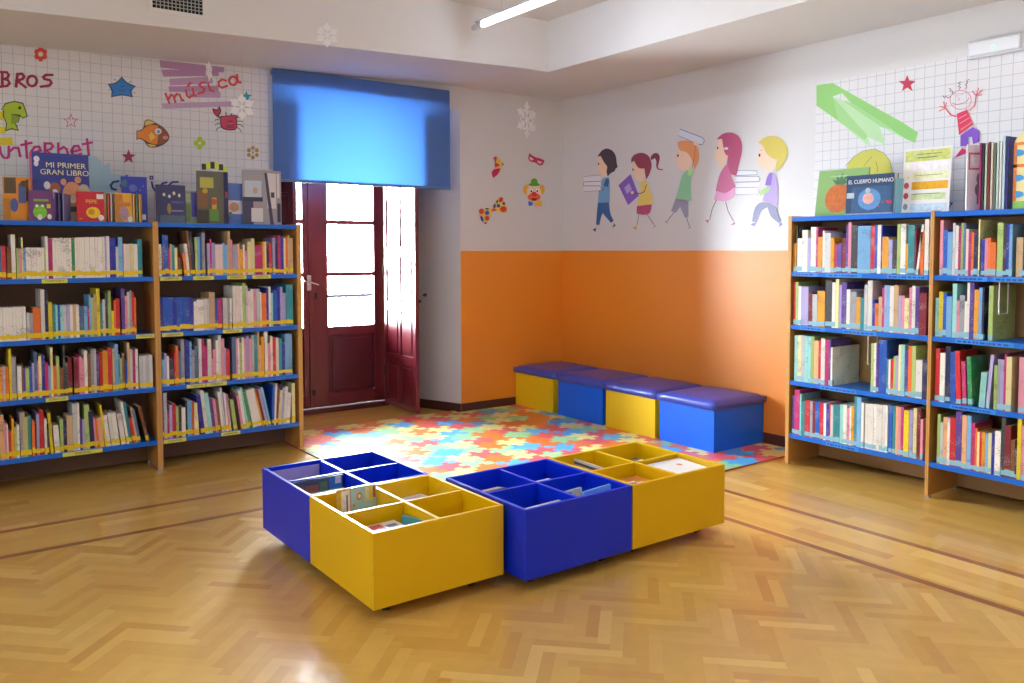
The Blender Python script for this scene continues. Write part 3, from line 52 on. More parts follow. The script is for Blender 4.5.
('wall_decal','wall sticker','orange cartoon fish sticker with a brown face','B',[('4a3a30',0,[(-3728,2223),(-3711,2225),(-3703,2228),(-3697,2232),(-3691,2237),(-3686,2244),(-3683,2251),(-3680,2259),(-3679,2268),(-3679,2278),(-3676,2287),(-3672,2293),(-3666,2299),(-3658,2303),(-3649,2304),(-3639,2303),(-3626,2298),(-3602,2285),(-3570,2269),(-3554,2258),(-3543,2248),(-3533,2236),(-3525,2223),(-3520,2211),(-3517,2200),(-3517,2191),(-3519,2183),(-3523,2175),(-3528,2167),(-3536,2159),(-3545,2150),(-3555,2142),(-3565,2136),(-3575,2130),(-3586,2125),(-3597,2121),(-3609,2118),(-3620,2116),(-3632,2115),(-3642,2115),(-3651,2117),(-3658,2121),(-3663,2127),(-3667,2133),(-3671,2139),(-3675,2144),(-3677,2150),(-3681,2154),(-3686,2159),(-3692,2163),(-3699,2166),(-3705,2167),(-3711,2168),(-3718,2166),(-3730,2160)]),('e0c060',0,[(-3674,2259),(-3673,2276),(-3671,2284),(-3668,2289),(-3663,2293),(-3656,2297),(-3648,2298),(-3640,2298),(-3630,2294),(-3609,2284),(-3630,2275),(-3646,2269)]),('e0c060',0,[(-3665,2139),(-3645,2120),(-3609,2124),(-3607,2134)]),('e2842c',0,[(-3723,2217),(-3709,2219),(-3702,2221),(-3696,2224),(-3691,2229),(-3685,2236),(-3679,2242),(-3672,2249),(-3664,2255),(-3655,2261),(-3645,2265),(-3634,2268),(-3619,2270),(-3590,2270),(-3585,2229),(-3584,2207),(-3585,2191),(-3589,2171),(-3599,2138),(-3625,2141),(-3638,2143),(-3648,2147),(-3657,2151),(-3671,2159),(-3682,2166),(-3689,2170),(-3695,2173),(-3701,2175),(-3707,2175),(-3713,2173),(-3724,2166)]),('8e4c2e',0,[(-3590,2270),(-3566,2259),(-3553,2251),(-3545,2243),(-3537,2233),(-3530,2220),(-3525,2210),(-3523,2200),(-3522,2192),(-3524,2186),(-3528,2179),(-3533,2172),(-3539,2164),(-3547,2156),(-3556,2150),(-3565,2145),(-3577,2141),(-3599,2138),(-3593,2171),(-3590,2190),(-3589,2207),(-3589,2229)]),('ecc654',0,[(-3652,2197),(-3633,2221),(-3606,2190),(-3639,2158)]),('dfe6ee',0,[(-3567,2230),(-3568,2224),(-3571,2218),(-3576,2213),(-3582,2209),(-3589,2208),(-3596,2208),(-3602,2210),(-3606,2215),(-3609,2220),(-3610,2227),(-3609,2233),(-3606,2239),(-3601,2244),(-3595,2248),(-3588,2249),(-3581,2249),(-3575,2246),(-3571,2242),(-3568,2237)]),('7a9ac4',0,[(-3576,2227),(-3577,2224),(-3579,2220),(-3581,2217),(-3584,2215),(-3588,2215),(-3591,2215),(-3595,2216),(-3597,2219),(-3599,2222),(-3599,2226),(-3598,2229),(-3597,2233),(-3594,2236),(-3591,2238),(-3587,2238),(-3584,2238),(-3581,2237),(-3578,2234),(-3577,2231)]),('d98a94',0,[(-3523,2192),(-3524,2188),(-3527,2184),(-3532,2181),(-3537,2178),(-3543,2177),(-3549,2177),(-3554,2179),(-3558,2181),(-3561,2185),(-3562,2189),(-3561,2193),(-3558,2197),(-3554,2200),(-3548,2202),(-3542,2203),(-3536,2203),(-3531,2202),(-3527,2199),(-3524,2196)])]),
('wall_decal','wall sticker','maroon star sticker under the orange fish','B',[('9c2a56',0,[(-3780,2094),(-3770,2061),(-3736,2062),(-3763,2038),(-3755,2004),(-3782,2022),(-3810,2001),(-3801,2036),(-3826,2056),(-3793,2060)])]),
('brush_stroke_mural','painted streak','mauve brush strokes behind the red handwriting on the left grid mural','B',[('b48cb6',0,[(-3569,2713),(-3132,2720),(-3133,2683),(-3366,2667),(-3564,2663)]),('b48cb6',0,[(-3559,2650),(-3172,2698),(-3170,2654),(-3548,2604)]),('bd9abf',0,[(-3508,2593),(-3222,2645),(-3211,2597),(-3503,2549)]),('b48cb6',0,[(-3515,2541),(-3174,2586),(-3173,2540),(-3510,2505)]),('bd9abf',0,[(-3393,2513),(-3160,2543),(-3163,2501),(-3370,2482)]),('c0a2c2',0,[(-3564,2421),(-3083,2484),(-3077,2447),(-3553,2386)])]),
('wall_lettering','lettering','red handwritten word música over mauve strokes','B',[('d24a58',11,[(-3536,2491),(-3512,2428)]),('d24a58',11,[(-3521,2448),(-3499,2486),(-3483,2479),(-3472,2437)]),('d24a58',11,[(-3481,2464),(-3462,2496),(-3443,2492),(-3427,2454),(-3416,2458)]),('d24a58',11,[(-3400,2527),(-3394,2491),(-3377,2479),(-3355,2498)]),('d24a58',11,[(-3352,2544),(-3346,2499),(-3332,2496)]),('d24a58',11,[(-3387,2557),(-3368,2582)]),('d24a58',11,[(-3265,2596),(-3294,2593),(-3308,2574),(-3294,2561),(-3273,2551),(-3280,2528),(-3317,2514)]),('d24a58',11,[(-3248,2593),(-3234,2548),(-3212,2540)]),('d24a58',0,[(-3233,2631),(-3234,2629),(-3235,2626),(-3237,2624),(-3239,2623),(-3242,2622),(-3245,2622),(-3247,2623),(-3249,2625),(-3250,2627),(-3250,2629),(-3250,2632),(-3249,2635),(-3247,2637),(-3244,2638),(-3242,2639),(-3239,2639),(-3237,2638),(-3235,2636),(-3234,2634)]),('d24a58',11,[(-3119,2625),(-3149,2632),(-3174,2611),(-3174,2584),(-3150,2572),(-3114,2591)]),('d24a58',12,[(-3043,2634),(-3046,2621),(-3054,2609),(-3065,2602),(-3078,2601),(-3089,2605),(-3096,2615),(-3099,2627),(-3096,2641),(-3088,2652),(-3077,2659),(-3064,2661),(-3053,2656),(-3046,2647),(-3043,2634)]),('d24a58',12,[(-3042,2677),(-3038,2627),(-3015,2625)])]),
('wall_decal','wall sticker','teal star sticker above the red crab','B',[('2894ae',0,[(-2976,2571),(-2965,2544),(-2934,2546),(-2959,2524),(-2951,2496),(-2977,2510),(-3003,2491),(-2994,2521),(-3018,2537),(-2987,2542)])]),
('wall_decal','wall sticker','red cartoon crab sticker with raised claw','B',[('30343c',5,[(-3157,2343),(-3197,2345),(-3204,2333)]),('30343c',5,[(-3160,2317),(-3194,2314),(-3204,2304)]),('30343c',5,[(-3160,2295),(-3186,2284),(-3199,2267)]),('30343c',5,[(-3051,2346),(-3015,2349),(-3005,2344)]),('30343c',5,[(-3052,2324),(-3016,2320),(-3003,2308)]),('30343c',5,[(-3054,2307),(-3027,2289),(-3017,2269)]),('30443c',7,[(-3125,2375),(-3126,2402)]),('30443c',8,[(-3088,2379),(-3085,2405)]),('4a2030',0,[(-3166,2372),(-3050,2390),(-3046,2341),(-3046,2317),(-3048,2303),(-3051,2292),(-3057,2286),(-3066,2280),(-3079,2277),(-3095,2275),(-3115,2275),(-3132,2277),(-3145,2280),(-3155,2285),(-3161,2292),(-3166,2301),(-3168,2313),(-3169,2332)]),('c23a5e',0,[(-3160,2366),(-3057,2383),(-3053,2339),(-3053,2318),(-3054,2305),(-3057,2297),(-3061,2292),(-3069,2288),(-3081,2285),(-3096,2284),(-3115,2283),(-3130,2284),(-3142,2287),(-3151,2291),(-3156,2297),(-3159,2304),(-3162,2315),(-3162,2332)]),('a02848',0,[(-3124,2289),(-3117,2346),(-3079,2352),(-3065,2294)]),('e07a90',5,[(-3115,2321),(-3077,2327)]),('4a2030',0,[(-3222,2423),(-3190,2414),(-3170,2443),(-3162,2422),(-3159,2410),(-3161,2401),(-3165,2390),(-3178,2370),(-3154,2360),(-3164,2349),(-3193,2367),(-3206,2378),(-3213,2387),(-3218,2399)]),('c8385a',0,[(-3213,2417),(-3189,2404),(-3172,2431),(-3168,2416),(-3167,2407),(-3169,2400),(-3175,2391),(-3188,2375),(-3198,2381),(-3203,2385),(-3206,2391),(-3209,2399)]),('c8385a',0,[(-3053,2380),(-3025,2390),(-3028,2374),(-3048,2365)])]),
('wall_decal','wall sticker','lime four-petal flower sticker on the left grid mural','B',[('aacc2e',0,[(-3294,2198),(-3295,2191),(-3298,2186),(-3302,2181),(-3307,2178),(-3313,2177),(-3318,2177),(-3323,2180),(-3327,2184),(-3330,2189),(-3331,2195),(-3330,2201),(-3327,2207),(-3323,2211),(-3318,2215),(-3312,2216),(-3306,2215),(-3301,2213),(-3298,2209),(-3295,2204)]),('aacc2e',0,[(-3295,2143),(-3296,2137),(-3299,2132),(-3303,2127),(-3308,2124),(-3314,2122),(-3320,2123),(-3325,2125),(-3328,2130),(-3331,2135),(-3332,2141),(-3331,2147),(-3328,2153),(-3324,2157),(-3319,2160),(-3313,2162),(-3308,2161),(-3303,2159),(-3299,2155),(-3296,2149)]),('aacc2e',0,[(-3319,2169),(-3320,2163),(-3323,2157),(-3327,2152),(-3332,2149),(-3338,2148),(-3343,2148),(-3348,2151),(-3352,2155),(-3354,2160),(-3355,2166),(-3354,2172),(-3351,2178),(-3347,2183),(-3342,2186),(-3337,2187),(-3331,2187),(-3326,2184),(-3322,2180),(-3320,2175)]),('aacc2e',0,[(-3271,2172),(-3272,2166),(-3274,2160),(-3278,2156),(-3284,2153),(-3289,2151),(-3295,2152),(-3300,2154),(-3304,2158),(-3306,2164),(-3307,2170),(-3306,2176),(-3303,2181),(-3299,2186),(-3294,2189),(-3288,2191),(-3283,2190),(-3278,2188),(-3274,2184),(-3271,2178)]),('dfe4c8',0,[(-3303,2170),(-3304,2167),(-3305,2164),(-3307,2162),(-3310,2160),(-3313,2159),(-3316,2160),(-3319,2161),(-3321,2163),(-3322,2165),(-3323,2168),(-3322,2172),(-3321,2174),(-3319,2177),(-3316,2178),(-3313,2179),(-3310,2179),(-3307,2178),(-3305,2176),(-3304,2173)])]),
('wall_decal','wall sticker','brown six-petal flower sticker near the blue blind','B',[('a48e4a',0,[(-2921,2164),(-2922,2159),(-2924,2154),(-2927,2151),(-2931,2148),(-2935,2147),(-2940,2148),(-2944,2150),(-2947,2153),(-2949,2157),(-2949,2161),(-2949,2166),(-2946,2171),(-2943,2174),(-2939,2177),(-2935,2178),(-2930,2177),(-2926,2175),(-2923,2172),(-2921,2168)]),('a48e4a',0,[(-2892,2148),(-2892,2143),(-2895,2139),(-2898,2135),(-2902,2133),(-2906,2132),(-2911,2132),(-2915,2134),(-2918,2137),(-2920,2142),(-2920,2146),(-2920,2151),(-2917,2155),(-2914,2159),(-2910,2162),(-2906,2163),(-2901,2162),(-2897,2160),(-2894,2157),(-2892,2153)]),('a48e4a',0,[(-2892,2114),(-2893,2109),(-2895,2104),(-2898,2101),(-2902,2098),(-2907,2097),(-2911,2098),(-2915,2100),(-2918,2103),(-2920,2107),(-2921,2112),(-2920,2117),(-2918,2121),(-2915,2125),(-2911,2127),(-2906,2128),(-2902,2128),(-2898,2126),(-2895,2122),(-2893,2118)]),('a48e4a',0,[(-2922,2094),(-2923,2090),(-2925,2085),(-2928,2082),(-2932,2079),(-2937,2078),(-2941,2079),(-2945,2081),(-2948,2084),(-2950,2088),(-2951,2093),(-2950,2097),(-2948,2102),(-2944,2105),(-2940,2108),(-2936,2109),(-2932,2108),(-2928,2106),(-2925,2103),(-2923,2099)]),('a48e4a',0,[(-2951,2110),(-2952,2105),(-2954,2101),(-2957,2097),(-2961,2095),(-2965,2094),(-2970,2094),(-2974,2096),(-2977,2099),(-2979,2103),(-2979,2108),(-2979,2113),(-2977,2117),(-2973,2121),(-2969,2123),(-2965,2124),(-2961,2124),(-2957,2122),(-2954,2119),(-2952,2114)]),('a48e4a',0,[(-2950,2144),(-2951,2139),(-2953,2135),(-2956,2131),(-2960,2129),(-2965,2128),(-2969,2128),(-2973,2130),(-2976,2133),(-2978,2138),(-2979,2142),(-2978,2147),(-2976,2151),(-2973,2155),(-2969,2157),(-2964,2159),(-2960,2158),(-2956,2156),(-2953,2153),(-2951,2149)]),('b09c5c',0,[(-2927,2129),(-2927,2126),(-2928,2123),(-2930,2121),(-2933,2120),(-2936,2119),(-2939,2119),(-2941,2120),(-2943,2122),(-2944,2125),(-2945,2127),(-2944,2130),(-2943,2133),(-2941,2135),(-2938,2136),(-2936,2137),(-2933,2137),(-2930,2136),(-2928,2134),(-2927,2131)])]),
('brush_stroke_mural','painted streak','pale blue brush patch on the wall above the red book','B',[('b4d6e6',0,[(-4022,2028),(-3979,2037),(-3949,2005),(-3943,1972),(-3897,1998),(-3895,1927),(-3867,1922),(-3778,1921),(-3779,1885),(-3873,1813),(-3906,1730),(-4030,1726)])]),
('wall_lettering','lettering','violet handwritten letters partly hidden behind the blue star-covered book','B',[('3c3a8c',10,[(-3847,1878),(-3881,1870),(-3897,1847),(-3888,1825),(-3865,1819)]),('3c3a8c',10,[(-3792,1885),(-3821,1873),(-3835,1849),(-3827,1822),(-3806,1816)]),('3c3a8c',8,[(-3794,1918),(-3811,1898)]),('3c3a8c',7,[(-3648,1919),(-3632,1920),(-3632,1902),(-3648,1901),(-3648,1919)]),('3c3a8c',10,[(-3639,1882),(-3632,1844),(-3617,1825)]),('3c3a8c',10,[(-3541,1884),(-3570,1874),(-3585,1851),(-3581,1825)]),('3c3a8c',10,[(-3466,1890),(-3505,1887),(-3526,1866),(-3524,1827)])]),
]
random.seed(7)
COL = bpy.context.scene.collection

# ------------------------------------------------------------------ helpers
def lin(h):
    r = []
    for i in (0, 2, 4):
        c = int(h[i:i+2], 16)/255
        r.append(c/12.92 if c <= .04045 else ((c+.055)/1.055)**2.4)
    return (r[0], r[1], r[2], 1)
MATS = {}
def mat(name, hexc, rough=.5, spec=.5, metal=0, coat=0, bump=0, bscale=200, vary=0, vscale=8):
    if name in MATS: return MATS[name]
    m = bpy.data.materials.new(name); m.use_nodes = True
    nt = m.node_tree; b = nt.nodes['Principled BSDF']
    b.inputs['Base Color'].default_value = lin(hexc)
    b.inputs['Roughness'].default_value = rough
    b.inputs['Specular IOR Level'].default_value = spec
    b.inputs['Metallic'].default_value = metal
    b.inputs['Coat Weight'].default_value = coat
    b.inputs['Coat Roughness'].default_value = .12
    if bump or vary:
        tc = nt.nodes.new('ShaderNodeTexCoord')
    if bump:
        n = nt.nodes.new('ShaderNodeTexNoise'); n.inputs['Scale'].default_value = bscale
        bp = nt.nodes.new('ShaderNodeBump'); bp.inputs['Strength'].default_value = bump; bp.inputs['Distance'].default_value = .002
        nt.links.new(tc.outputs['Object'], n.inputs['Vector']); nt.links.new(n.outputs['Fac'], bp.inputs['Height'])
        nt.links.new(bp.outputs['Normal'], b.inputs['Normal'])
    if vary:
        n = nt.nodes.new('ShaderNodeTexNoise'); n.inputs['Scale'].default_value = vscale
        h = nt.nodes.new('ShaderNodeHueSaturation'); h.inputs['Color'].default_value = lin(hexc)
        mr = nt.nodes.new('ShaderNodeMapRange'); mr.inputs['To Min'].default_value = 1-vary; mr.inputs['To Max'].default_value = 1+vary
        nt.links.new(tc.outputs['Object'], n.inputs['Vector']); nt.links.new(n.outputs['Fac'], mr.inputs['Value'])
        nt.links.new(mr.outputs['Result'], h.inputs['Value']); nt.links.new(h.outputs['Color'], b.inputs['Base Color'])
    MATS[name] = m
    return m
def emis(name, hexc, strength):
    m = bpy.data.materials.new(name); m.use_nodes = True
    b = m.node_tree.nodes['Principled BSDF']
    b.inputs['Base Color'].default_value = lin(hexc)
    b.inputs['Emission Color'].default_value = lin(hexc); b.inputs['Emission Strength'].default_value = strength
    return m
def paint(h, rough=.45): return mat('paint_'+h, h, rough)

class MB:
    """collects faces, then links them as ONE mesh object"""
    def __init__(s): s.bm = bmesh.new(); s.k = 0
    def face(s, pts, k=None):
        f = s.bm.faces.new([s.bm.verts.new(p) for p in pts]); f.material_index = s.k if k is None else k; return f
    def box(s, a, b, k=None, M=None):
        x0, y0, z0 = a; x1, y1, z1 = b
        P = [(x0,y0,z0),(x1,y0,z0),(x1,y1,z0),(x0,y1,z0),(x0,y0,z1),(x1,y0,z1),(x1,y1,z1),(x0,y1,z1)]
        if M: P = [M @ Vector(p) for p in P]
        v = [s.bm.verts.new(p) for p in P]
        for q in ((3,2,1,0),(4,5,6,7),(0,1,5,4),(1,2,6,5),(2,3,7,6),(3,0,4,7)):
            f = s.bm.faces.new([v[i] for i in q]); f.material_index = s.k if k is None else k
        return v
    def prism(s, plan, z0, z1, k=None, axis='z'):
        n = len(plan)
        def P(p, z): return (p[0], p[1], z) if axis == 'z' else ((p[0], z, p[1]) if axis == 'y' else (z, p[0], p[1]))
        a = [s.bm.verts.new(P(p, z0)) for p in plan]; b = [s.bm.verts.new(P(p, z1)) for p in plan]
        fs = [s.bm.faces.new(a[::-1]), s.bm.faces.new(b)]
        for i in range(n): fs.append(s.bm.faces.new((a[i], a[(i+1) % n], b[(i+1) % n], b[i])))
        for f in fs: f.material_index = s.k if k is None else k
    def tube(s, p0, p1, r, n=10, r1=None, k=None, caps=True):
        p0, p1 = Vector(p0), Vector(p1); d = (p1-p0).normalized()
        u = d.orthogonal().normalized(); w = d.cross(u); r1 = r if r1 is None else r1
        A = [s.bm.verts.new(p0+(u*cos(2*pi*i/n)+w*sin(2*pi*i/n))*r) for i in range(n)]
        B = [s.bm.verts.new(p1+(u*cos(2*pi*i/n)+w*sin(2*pi*i/n))*r1) for i in range(n)]
        fs = [s.bm.faces.new((A[i], A[(i+1) % n], B[(i+1) % n], B[i])) for i in range(n)]
        if caps: fs += [s.bm.faces.new(A[::-1]), s.bm.faces.new(B)]
        for f in fs: f.material_index = s.k if k is None else k
    def build(s, name, mats, parent=None, loc=None, bevel=0, seg=2, smooth=False, recalc=True):
        if recalc: bmesh.ops.recalc_face_normals(s.bm, faces=s.bm.faces)
        me = bpy.data.meshes.new(name); s.bm.to_mesh(me); s.bm.free()
        for m in (mats if isinstance(mats, (list, tuple)) else [mats]): me.materials.append(m)
        if smooth:
            for p in me.polygons: p.use_smooth = True
        o = bpy.data.objects.new(name, me); COL.objects.link(o)
        if parent: o.parent = parent
        if loc: o.location = loc
        if bevel:
            md = o.modifiers.new('bevel', 'BEVEL'); md.width = bevel; md.segments = seg; md.limit_method = 'ANGLE'
        return o
def tag(o, label, cat, group=None, kind=None):
    if label: o['label'] = label
    if cat: o['category'] = cat
    if group: o['group'] = group
    if kind: o['kind'] = kind
    return o
def struct(o): o['kind'] = 'structure'; return o
def empty(name, loc=(0,0,0), rz=0):
    o = bpy.data.objects.new(name, None); o.empty_display_size = .05; COL.objects.link(o); o.location = loc; o.rotation_euler[2] = rz
    return o
def text_mesh(name, body, size, m, parent, M, squeeze=1):
    cu = bpy.data.curves.new(name, 'FONT'); cu.body = body; cu.size = size; cu.align_x = 'CENTER'; cu.align_y = 'CENTER'; cu.extrude = .0004
    t = bpy.data.objects.new('tmp', cu); COL.objects.link(t)
    dg = bpy.context.evaluated_depsgraph_get()
    me = bpy.data.meshes.new_from_object(t.evaluated_get(dg)); me.name = name
    bpy.data.objects.remove(t)
    for v in me.vertices: v.co.x *= squeeze
    me.transform(M); me.materials.clear(); me.materials.append(m)
    o = bpy.data.objects.new(name, me); COL.objects.link(o); o.parent = parent
    return o

# ------------------------------------------------------------------ camera
cd = bpy.data.cameras.new('camera'); cam = bpy.data.objects.new('camera', cd); COL.objects.link(cam)
cd.sensor_width = 36; cd.sensor_fit = 'HORIZONTAL'; cd.lens = 36*837.581/1024
cd.shift_y = (292.86-341.5)/1024; cd.clip_start = .05
yaw, pitch, roll = radians(36.272), radians(-2.925), radians(-.102)
cam.location = (-5.0587, -6.0957, 1.413)
Rm = Matrix.Rotation(-yaw, 3, 'Z') @ Matrix.Rotation(pi/2+pitch, 3, 'X') @ Matrix.Rotation(roll, 3, 'Z')
cam.rotation_euler = Rm.to_euler()
bpy.context.scene.camera = cam
sc = bpy.context.scene
sc.view_settings.view_transform = 'Standard'; sc.view_settings.look = 'None'
sc.view_settings.gamma = 1; sc.view_settings.use_curve_mapping = False
sc.view_settings.exposure = EXPOSURE
sc.cycles.max_bounces = 8; sc.cycles.diffuse_bounces = 5; sc.cycles.transparent_max_bounces = 12
sc.cycles.use_denoising = True; sc.cycles.sample_clamp_indirect = 6

# ------------------------------------------------------------------ setting materials
def wall_paint():
    m = bpy.data.materials.new('wall_paint'); m.use_nodes = True; nt = m.node_tree; b = nt.nodes['Principled BSDF']
    b.inputs['Roughness'].default_value = .48; b.inputs['Specular IOR Level'].default_value = .8; b.inputs['Coat Weight'].default_value = .15; b.inputs['Coat Roughness'].default_value = .4; b.inputs['Coat IOR'].default_value = 1.6
    g = nt.nodes.new('ShaderNodeNewGeometry'); sx = nt.nodes.new('ShaderNodeSeparateXYZ'); nt.links.new(g.outputs['Position'], sx.inputs[0])
    def cmp(out, op, v):
        n = nt.nodes.new('ShaderNodeMath'); n.operation = op; nt.links.new(out, n.inputs[0]); n.inputs[1].default_value = v; return n.outputs[0]
    def mul(a, c):
        n = nt.nodes.new('ShaderNodeMath'); n.operation = 'MULTIPLY'; nt.links.new(a, n.inputs[0]); nt.links.new(c, n.inputs[1]); return n.outputs[0]
    f = mul(mul(cmp(sx.outputs['Z'], 'LESS_THAN', 1.407), cmp(sx.outputs['Y'], 'LESS_THAN', .0004)), cmp(sx.outputs['X'], 'GREATER_THAN', -1.1345))
    mx = nt.nodes.new('ShaderNodeMix'); mx.data_type = 'RGBA'
    mx.inputs['A'].default_value = lin('d8d8d9'); mx.inputs['B'].default_value = lin('e88a1a')
    nt.links.new(f, mx.inputs['Factor']); nt.links.new(mx.outputs['Result'], b.inputs['Base Color'])
    n = nt.nodes.new('ShaderNodeTexNoise'); n.inputs['Scale'].default_value = 60; nt.links.new(g.outputs['Position'], n.inputs['Vector'])
    bp = nt.nodes.new('ShaderNodeBump'); bp.inputs['Strength'].default_value = .06; bp.inputs['Distance'].default_value = .004
    nt.links.new(n.outputs['Fac'], bp.inputs['Height']); nt.links.new(bp.outputs['Normal'], b.inputs['Normal'])
    return m
WALL = wall_paint()
CEIL = mat('ceiling_paint', 'dad9d7', .7, vary=.02)
def grid_paper(ax):
    m = bpy.data.materials.new('grid_paper'); m.use_nodes = True; nt = m.node_tree; b = nt.nodes['Principled BSDF']; b.inputs['Roughness'].default_value = .5
    g = nt.nodes.new('ShaderNodeNewGeometry'); sx = nt.nodes.new('ShaderNodeSeparateXYZ'); nt.links.new(g.outputs['Position'], sx.inputs[0])
    outs = []
    for c, per in ((ax, .0625), ('Z', .0628)):
        a = nt.nodes.new('ShaderNodeMath'); a.operation = 'DIVIDE'; nt.links.new(sx.outputs[c], a.inputs[0]); a.inputs[1].default_value = per
        f = nt.nodes.new('ShaderNodeMath'); f.operation = 'FLOORED_MODULO'; nt.links.new(a.outputs[0], f.inputs[0]); f.inputs[1].default_value = 1
        l = nt.nodes.new('ShaderNodeMath'); l.operation = 'LESS_THAN'; nt.links.new(f.outputs[0], l.inputs[0]); l.inputs[1].default_value = .045
        outs.append(l.outputs[0])
    mm = nt.nodes.new('ShaderNodeMath'); mm.operation = 'MAXIMUM'; nt.links.new(outs[0], mm.inputs[0]); nt.links.new(outs[1], mm.inputs[1])
    mx = nt.nodes.new('ShaderNodeMix'); mx.data_type = 'RGBA'; mx.inputs['A'].default_value = lin('dfe0e2'); mx.inputs['B'].default_value = lin('aeb2be')
    nt.links.new(mm.outputs[0], mx.inputs['Factor']); nt.links.new(mx.outputs['Result'], b.inputs['Base Color'])
    return m
def parquet():
    m = bpy.data.materials.new('parquet'); m.use_nodes = True; nt = m.node_tree; b = nt.nodes['Principled BSDF']
    at = nt.nodes.new('ShaderNodeAttribute'); at.attribute_name = 'plank'
    cr = nt.nodes.new('ShaderNodeValToRGB'); e = cr.color_ramp.elements
    e[0].position = 0; e[0].color = lin('c48f3c'); e[1].position = 1; e[1].color = lin('e2bc68')
    for p, c in ((.08,'ca9a46'),(.5,'d2a650'),(.9,'d8ae58')): x = e.new(p); x.color = lin(c)
    nt.links.new(at.outputs['Fac'], cr.inputs['Fac'])
    tc = nt.nodes.new('ShaderNodeTexCoord')
    n = nt.nodes.new('ShaderNodeTexNoise'); n.inputs['Scale'].default_value = 14; n.inputs['Detail'].default_value = 6; nt.links.new(tc.outputs['Object'], n.inputs['Vector'])
    h = nt.nodes.new('ShaderNodeHueSaturation'); mr = nt.nodes.new('ShaderNodeMapRange'); mr.inputs['From Min'].default_value = .3; mr.inputs['From Max'].default_value = .7; mr.inputs['To Min'].default_value = .96; mr.inputs['To Max'].default_value = 1.04
    nt.links.new(n.outputs['Fac'], mr.inputs['Value']); nt.links.new(mr.outputs['Result'], h.inputs['Value']); nt.links.new(cr.outputs['Color'], h.inputs['Color'])
    nt.links.new(h.outputs['Color'], b.inputs['Base Color'])
    b.inputs['Roughness'].default_value = .36; b.inputs['Coat Weight'].default_value = .55; b.inputs['Coat Roughness'].default_value = .13
    return m
    n2 = nt.nodes.new('ShaderNodeTexNoise'); n2.inputs['Scale'].default_value = 2.2; n2.inputs['Detail'].default_value = 4; nt.links.new(tc.outputs['Object'], n2.inputs['Vector'])
    m2 = nt.nodes.new('ShaderNodeMapRange'); m2.inputs['To Min'].default_value = .20; m2.inputs['To Max'].default_value = .36
    nt.links.new(n2.outputs['Fac'], m2.inputs['Value']); nt.links.new(m2.outputs['Result'], b.inputs['Roughness'])
    bp = nt.nodes.new('ShaderNodeBump'); bp.inputs['Strength'].default_value = .03; bp.inputs['Distance'].default_value = .004
    n3 = nt.nodes.new('ShaderNodeTexNoise'); n3.inputs['Scale'].default_value = 9; nt.links.new(tc.outputs['Object'], n3.inputs['Vector'])
    nt.links.new(n3.outputs['Fac'], bp.inputs['Height']); nt.links.new(bp.outputs['Normal'], b.inputs['Normal'])
    return m
DARKWOOD = mat('dark_baseboard', '4a2620', .4)

# ------------------------------------------------------------------ room shell
def build_floor():
    bm = bmesh.new(); lay = bm.loops.layers.float_color.new('plank')
    rnd = random.Random(3)
    def quad(P):
        f = bm.faces.new([bm.verts.new((x, y, 0)) for x, y in P]); v = rnd.random()
        for lp in f.loops: lp[lay] = (v, v, v, 1)
    # herringbone field, planks at 45 degrees to the walls
    L, W, n = .276, .046, 6
    c45 = cos(pi/4)
    def T(a, b): a *= W; b *= W; return ((a-b)*c45 - 4.6, (a+b)*c45 - 5.3)
    R = 4.6
    def near(a, b):
        x, y = T(a, b); return -7.75 < x < -1.3 and -9.2 < y < -1.3
    K = 125
    for r in range(-K, K):
        for m in range(-12, 12):
            x0 = r+2*n*m
            if near(x0+3, r): quad([T(x0, r), T(x0+n, r), T(x0+n, r+1), T(x0, r+1)])
            y0 = r-2*n+1+2*n*m
            if near(r, y0+3): quad([T(r, y0), T(r+1, y0), T(r+1, y0+n), T(r, y0+n)])
    for co, no in (((-1.61,0,0),(1,0,0)),((0,-1.665,0),(0,1,0)),((-7.6,0,0),(-1,0,0)),((0,-9,0),(0,-1,0))):
        bmesh.ops.bisect_plane(bm, geom=bm.verts[:]+bm.edges[:]+bm.faces[:], plane_co=co, plane_no=no, clear_outer=True)
    # border planks laid along the walls (mitred at the corner by the straight run along x)
    y = -1.665
    rows = [y + .075*i for i in range(33)]
    for i, yy in enumerate(rows):
        if yy > .74: break
        x = -7.6 - rnd.random()*.5
        while x < 0:
            a, b = max(x, -7.6), min(x+.5, 0); 
            if b > a: quad([(a, yy), (b, yy), (b, min(yy+.075, .76)), (a, min(yy+.075, .76))])
            x += .5
    xx = -1.61
    while xx < -.001:
        x1 = min(xx+.075, 0); y = -9 - rnd.random()*.5
        while y < -1.665:
            a, b = max(y, -9), min(y+.5, -1.665)
            if b > a: quad([(xx, a), (x1, a), (x1, b), (xx, b)])
            y += .5
        xx = x1
    me = bpy.data.meshes.new('floor'); bm.to_mesh(me); bm.free(); me.materials.append(parquet())
    o = bpy.data.objects.new('floor', me); COL.objects.link(o); struct(o)
    s = MB(); s.box((-7.6,-9,-.12), (0,.76,-.004)); struct(s.build('floor_slab', mat('slab','8a7a66',.9))); 
build_floor()
STRIP = mat('inlay_strip', '935a2c', .36, coat=.5)
k = 1
for a, b in (((-7.6,-1.25),(-1.157,-1.208)), ((-7.6,-1.66),(-1.56,-1.618)), ((-1.199,-9),(-1.157,-1.25)), ((-1.602,-9),(-1.56,-1.665))):
    s = MB(); s.box((a[0],a[1],-.003), (b[0],b[1],.0008)); struct(s.build('trim_%d' % k, STRIP)); k += 1

